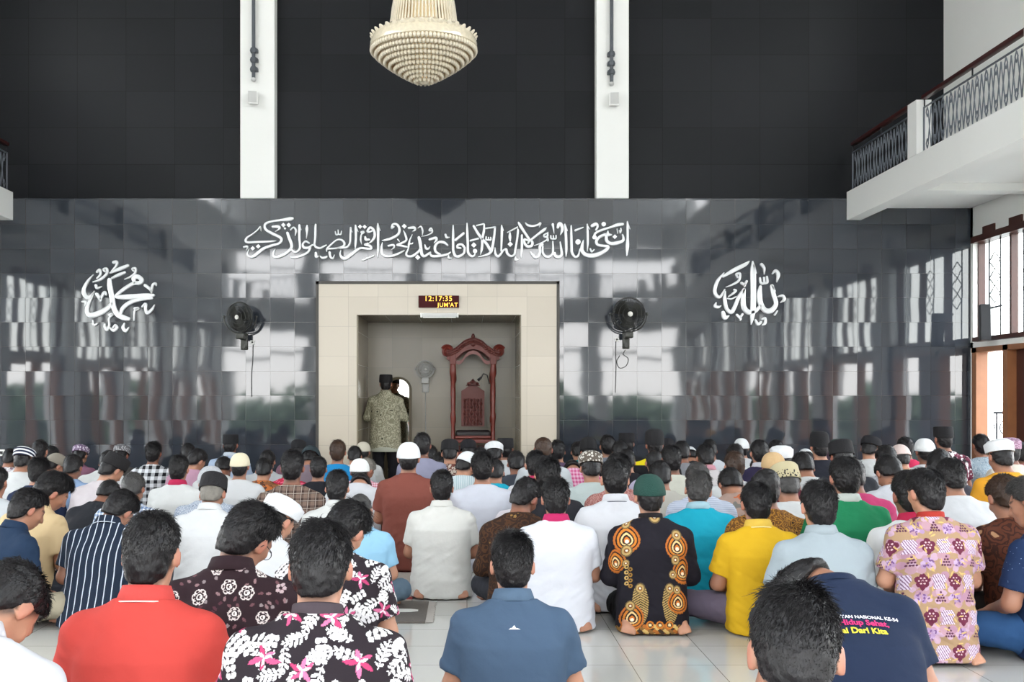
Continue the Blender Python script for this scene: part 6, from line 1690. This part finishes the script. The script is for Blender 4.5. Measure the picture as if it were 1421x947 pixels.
# ---- eighth row
p(32.5, 622, 8.1, '#dddfe0', 'man in a navy and white striped cap and white shirt at the left', v='K1', cap=('haji', ('rings', '#1b2240', '#e8e8ea', .033)), loose=.02)
p(77, 631, 8.3, '#dcd5d6', 'man in a grey brown cap bowing right', v='C1R', cap=('kopiah', '#8c857a'))
p(101, 632, 8.05, '#8ba3c6', 'man in a light blue shirt on the left, dark hair', v='C1', loose=.01)
p(150, 627, 8.2, '#dedfdf', 'man bowing in plain white beside the tilted black cap', v='K2')
p(213, 613, 8.55, ('check', '#15161c', '#dfe1e6', .075, .52), 'man in a bold black and white checked shirt', v='K0', style='thick', loose=.01)
p(273, 624, 8.2, '#b98fa4', 'man in a dusty pink shirt turned right', v='C1R')
p(310, 635, 7.9, '#dfe0e0', 'man bowed in white left of the cream skullcap', v='C2')
p(462, 611, 8.3, '#1f86c2', 'brown-haired man in a vivid blue shirt at the left foot of the niche', v='K0', hair='b')
p(587, 601, 8.0, '#8c8ca2', 'tall man in a grey lavender shirt in front of the niche', v='K0', style='far')
p(746, 605, 8.5, '#cfd4d8', 'bald man with a shiny brown crown', v='K0', style='bald', hair='b', skin=2)
p(877, 624, 8.3, '#1c1c22', 'man in black left of the yellow panelled vest', v='K1')
p(979, 618, 8.4, '#e2dcde', 'man in white with a pinkish collar beyond the striped T-shirt', v='K1', collar=('fold', '#c9909c'), style='short')
p(1046, 611, 8.3, '#2c2642', 'man in a purple navy polo with a white collar edge', v='K0', collar=('fold', '#d5d5df'))
p(1084, 618, 8.2, '#d6d8da', 'man in a tall white cap behind the tan cap', v='K0', cap=('haji', WHT))
p(1137, 598, 8.4, '#23252f', 'upright man in a pointed black cap and dark jacket', v='K0', cap=('tallpeci', '#131216'))
p(1162, 609, 8.6, '#3d4650', 'man in a dark green cap behind the tall black cap', v='K0', cap=('kopiah', '#173c30'))
p(1249, 618, 8.0, ('batik', '#8f7f58', '#b6a67c', '#5c5038', 26), 'man in a pale pink cap and olive gold batik', v='K1', cap=('kopiah', '#d8c4c0'))
p(1283, 608, 8.0, '#dde0e4', 'man in a round white skullcap and white shirt on the right', v='K0', cap=('kopiah', WHT), loose=.01)
p(1309, 592, 8.6, ('blotch', '#6a2a40', '#ddd8da', '#2b2026', 16), 'upright man in maroon, black and white floral by the right end of the wall', v='K0', cap=('peci', '#131216'))
p(1401, 607, 8.3, '#d6cfc2', 'man in beige with a mauve patterned cap at the doorway', v='K0', cap=('haji', ('knit', '#8d6a80', '#b89cae', 60)))
p(817, 609, 9.1, '#18181c', 'man in a pointed black cap and black shirt right of the niche', v='K1', cap=('tallpeci', '#121115'))
p(800, 640, 8.6, ('check', '#c94f86', '#e2b8cc', .03, .5), 'man bowed in a pink checked shirt below the teal shirt', anchor='B')
# ---- front rows by the wall
p(14, 624, 9.7, ('blotch', '#c9c5ca', '#8a6f7c', '#efeef0', 25), 'man in a pale printed shirt at the far left wall', v='C1')
p(55.5, 611, 9.5, '#c3ccd6', 'man in pale blue grey with a white collar near the left wall', v='K0', collar=('fold', '#e3e5e8'))
p(72, 620, 9.75, '#5a606a', 'dark-haired man behind the grey brown cap', v='C1')
p(111, 620, 9.6, '#80566a', 'man in a mauve shirt and white and purple patterned cap', v='C1', cap=('haji', ('knit', '#6c5674', '#d9d2dc', 50)))
p(168, 620, 9.6, '#3b3836', 'man in dark grey with a grey patterned cap on the left', v='C1', cap=('haji', ('knit', '#5a5a5e', '#a6a6a8', 55)))
p(261, 616, 9.4, '#2f333c', 'man in dark grey with a white collar behind the dusty pink shirt', v='K1', collar=('fold', '#e3e5e8'))
p(320, 603, 9.5, '#aebfd8', 'upright man in a pale blue shirt and black cap, left of the niche', v='K0', cap=('peci', '#131217'), collar=('fold', '#cfd9e6'))
p(378, 626, 9.0, '#c4c7ca', 'dark-haired man in pale grey behind the orange brown batik', v='C1')
p(414, 614, 9.7, '#7a5866', 'man in plum with a black cap left of the niche frame', v='K1', cap=('peci', '#121116'))
p(437, 626, 9.1, '#8a7a84', 'man in a dark flat cap beside the vivid blue shirt', v='C2', cap=('flat', '#29363c'))
p(486, 620, 9.5, '#dcdfe2', 'man in white just right of the vivid blue shirt', v='C1')
p(504, 613, 9.8, '#dcdcdc', 'man in a small cream cap below the standing imam', v='C0', cap=('kopiah', '#c9c2b2'))
p(604, 619, 9.75, '#2a2a30', 'dark-haired man right of the grey lavender shirt', v='C1')
p(617, 629, 9.2, '#33323a', 'man bowed in dark clothes before the pulpit chair', v='C2')
p(631, 614, 8.85, ('blotch', '#7a4a40', '#cfc2b6', '#5b3030', 20), 'man in a black cap and brown and cream batik before the pulpit chair', v='K1', cap=('peci', '#131216'))
p(650, 615, 9.55, '#303038', 'man in a black cap at the foot of the pulpit chair', v='C1', cap=('peci', '#15131a'))
p(664, 622, 8.6, '#2d2f36', 'dark-haired man between the pulpit chair and the pale lavender shirt', v='K2')
p(679, 616, 9.4, '#cfd3d8', 'man in a low white cap right of the pulpit chair', v='C1', cap=('haji', WHT))
p(701, 608, 9.5, '#dfe1e3', 'man in a black cap and white shirt in the right of the niche opening', v='K0', cap=('peci', '#121116'))
p(709, 627, 8.6, '#3f444e', 'dark-haired man in slate grey under the right side of the niche', v='C1')
p(760, 615, 9.75, '#2a2b30', 'man in dark clothes right of the bald crown', v='C1')
p(780, 611, 9.3, '#5c4a63', 'man in purple grey by the right foot of the niche', v='C0')
p(796, 614, 9.75, '#2a8f96', 'man in a teal shirt right of the niche', v='C1')
p(843, 604, 9.7, '#7c818c', 'man in a grey shirt near the wall right of the pointed black cap', v='K0')
p(858, 613, 9.0, '#1a1a1e', 'dark-haired man in black below the grey shirt at the wall', v='K1')
p(866, 601, 9.75, '#1d1d22', 'man in black with white collar and a tall black cap near the wall', v='K0', cap=('peci', '#131217'), collar=('fold', '#e3e5e8'))
p(901, 595, 8.95, ('patch', '#e3cf1c', '#17171b'), 'upright man in a black vest with yellow panels and pointed cap', v='K0', cap=('tallpeci', '#141317'))
p(926, 613, 9.4, '#d9d0d6', 'man in a pinkish white shirt and black cap right of the yellow panels', v='K1', cap=('peci', '#131217'))
p(944, 613, 9.0, '#8a8a90', 'dark-haired man behind the cream shirt', v='K1')
p(957, 623, 9.75, '#26262c', 'man in dark clothes with a small white cap by the wall', v='C2', cap=('kopiah', WHT))
p(984, 611, 9.5, '#dcdfe6', 'man in a broad white shirt near the wall', v='K1', loose=.02)
p(1018, 617, 8.95, '#dde0e2', 'black-haired man in white left of the white-capped man at the wall', v='K1')
p(1029, 608, 9.7, '#dadde0', 'man in a round white cap by the wall, right half', v='K0', cap=('kopiah', WHT))
p(1062, 634, 9.3, '#dcdde0', 'man folded forward in white right of the purple navy polo', anchor='B')
p(1077, 611, 9.4, '#5b2a34', 'dark-haired man in maroon behind the tall white cap', v='K0')
p(1118, 626, 9.6, '#50535a', 'man in a white cap bowed beside the dark jacket', v='C2', cap=('kopiah', WHT))
p(1207, 608, 9.1, '#dfe1e2', 'man in white with a soft black cap turned right', v='K1R', cap=('flat', '#15141a'), loose=.015)
p(1256, 607, 9.3, '#d0325a', 'man in a pink red shirt near the right end of the wall', v='K0')
p(1361, 603, 9.3, ('batik', '#8fa2ae', '#b6c3ca', '#6a7d8a', 30), 'man in a blue grey patterned shirt beside the doorway', v='K0')
p(1414, 613, 9.1, '#8a4a62', 'dark-haired man in a mauve shirt at the right edge by the door', v='K0')

# ---- the imam, standing in the niche
iq_v = dict(legs='S', lean=2, pitch=6, w=1.0)
p(535.5, 520, 10.95, ('batik', '#7d7a66', '#a8a48f', '#3a392f', 15), 'imam standing in the niche with his back turned, black cap and olive batik shirt', v=iq_v, cap=('peci', '#141216'), sl='L', trous='#17161c', collar=('fold', None), group='imam', res=.010, skin=1)

NLOCK = 17
BUILT = build_people()
navy_, navy_q, navy_s = BUILT['man bent low in a navy T-shirt printed with pink and yellow words']
# ================================================================ DETAILS ON THE NEAR PEOPLE
from mathutils.bvhtree import BVHTree
def find(lbl):
    return next(o for o in bpy.data.objects if o.get('label', '').startswith(lbl))
def kid(o, n): return next(c for c in o.children if c.name.split('.')[0] == n)
def back_decal(root, me, name, m, center, tilt_to=None):
    """lay flat lettering (x right, y up) on the back of the shirt of a person, following the cloth"""
    sh = kid(root, 'shirt'); vs = [v.co.copy() for v in sh.data.vertices]; fs = [tuple(f.vertices) for f in sh.data.polygons]
    bv = BVHTree.FromPolygons(vs, fs)
    cx0, cz0 = center
    hit = bv.ray_cast(Vector((cx0, -1.5, cz0)), Vector((0, 1, 0)))
    nrm = hit[1] if hit[1] else Vector((0, -1, 0))
    up = Vector((0, 0, 1)); up = (up - nrm * up.dot(nrm)).normalized(); rt = up.cross(nrm).normalized()
    if rt.x < 0: rt = -rt
    p0 = hit[0]
    for v in me.vertices:
        a = p0 + rt * v.co.x + up * v.co.y
        h = bv.ray_cast(a + nrm * 0.2, -nrm)
        if h[0]: v.co = h[0] + nrm * (0.0025 + max(0, v.co.z))
        else: v.co = a
    me.materials.clear(); me.materials.append(m); me.name = name
    return link(bpy.data.objects.new(name, me), sh)
def refine(me, n=2):
    bm = bmesh.new(); bm.from_mesh(me); bmesh.ops.triangulate(bm, faces=bm.faces)
    for _ in range(n):
        es = [e for e in bm.edges if e.calc_length() > 0.012]
        if es: bmesh.ops.subdivide_edges(bm, edges=es, cuts=1); bmesh.ops.triangulate(bm, faces=[f for f in bm.faces if len(f.verts) > 3])
    bm.to_mesh(me); bm.free(); return me
sc_n = navy_s
LINES = (('HARI KESEHATAN NASIONAL KE-54', 0.0185, .036, '#e8e8ee', .0004), ('Ayo Hidup Sehat,', 0.031, .008, '#d02a70', .0009), ('Mulai Dari Kita', 0.031, -.024, '#e6d63a', .0009))
zc_ = float(navy_q['zz'](0.47))
for txt, sz, dy, col, bold in LINES:
    me = text_mesh(txt, sz / sc_n, 0.0003, bold, 'CENTER'); refine(me)
    for v in me.vertices: v.co.y += dy / sc_n
    back_decal(navy_, me, 'shirt_print', mat('print_ink', col, 0.7), (0.0, zc_))
# white mark below the blue polo's collar
bl = find('man in a slate blue polo')
b = MB(); 
for poly in ([(-.022, -.004), (.022, -.004), (.012, .001), (-.014, .002)], [(-.010, .002), (.006, .002), (-.001, .013)]):
    b.bm.faces.new([b.bm.verts.new((x, y, 0)) for x, y in poly])
me = bpy.data.meshes.new('shirt_logo'); b.bm.to_mesh(me); b.bm.free(); refine(me)
back_decal(bl, me, 'shirt_logo', mat('white_ink', '#eeeef0', 0.6), (0.0, 0.505 + 0.02 - .02))
# glasses of the ring batik man
gm = find('man in dark maroon batik with white rings')
gq = None
for k_, q_ in POSE.items():
    if not isinstance(k_, str) and dict(k_).get('hyaw') == -32 and dict(k_).get('legs') == 'C': gq = q_
b = MB()
for sx in (-1, 1):
    b.tube([(sx * .033 + .022 * math.cos(a), .094, -.008 + .017 * math.sin(a)) for a in np.linspace(0, 6.28, 16, endpoint=False)], .0014, 5, closed=True)
    b.tube([(sx * .055, .092, -.004), (sx * .08, .05, .0), (sx * .084, -.005, .006), (sx * .084, -.02, -.012)], .0016, 5)
b.tube([(-.011, .096, -.006), (0, .099, -.003), (.011, .096, -.006)], .0014, 5)
g_ = b.build('glasses', M_BLACK, gm, smooth=True); g_.matrix_local = gq['M']
# white letters on the magenta shirt, grey print on the black T-shirt
def flat_text(o, txt, size, col, z, bold=.001):
    me = text_mesh(txt, size, .0003, bold, 'CENTER'); refine(me); back_decal(o, me, 'shirt_print', mat('print_ink', col, .7), (0.06, z))
# piping on the collars of the red and yellow polos
for lbl, col in (('man in a plain coral red polo', '#efd9cf'), ('man in a bright yellow polo', '#f2e3a8'), ('man in a white polo with a thin dark', '#5a5f6c'), ('man in a navy shirt with thin white', '#c9d0dc')):
    o = find(lbl); c = kid(o, 'collar'); n = 40; vs = c.data.vertices; m_ = len(vs) // n
    rim = [vs[(m_ - 3) * n + i].co.copy() for i in range(n)]
    b = MB().tube(rim, .0022, 5, closed=True); pp = b.build('piping', mat('piping', col, .7), c, smooth=True)
print('\n'.join('%-70s %-7s s=%.2f Y=%.2f' % r for r in REPORT if r[2] < .9 or r[2] > 1.12))

# pale hem of the imam's shirt
im_ = find('imam standing'); isc = im_.scale[0]
zb = (HC - (623 - CY) * 13.69 / F) / isc
b = MB().lathe([(0.98, -0.032), (1.02, -0.03), (1.06, 0.0), (1.02, 0.03), (0.98, 0.032), (0.94, 0.0), (0.98, -0.032)], seg=40)
bmesh.ops.transform(b.bm, matrix=Matrix.Translation((0, -0.012, zb)) @ Matrix.Diagonal((0.212, 0.168, 1, 1)), verts=b.bm.verts)
b.build('shirt_hem', cloth('#a9aa9c'), im_, smooth=True)
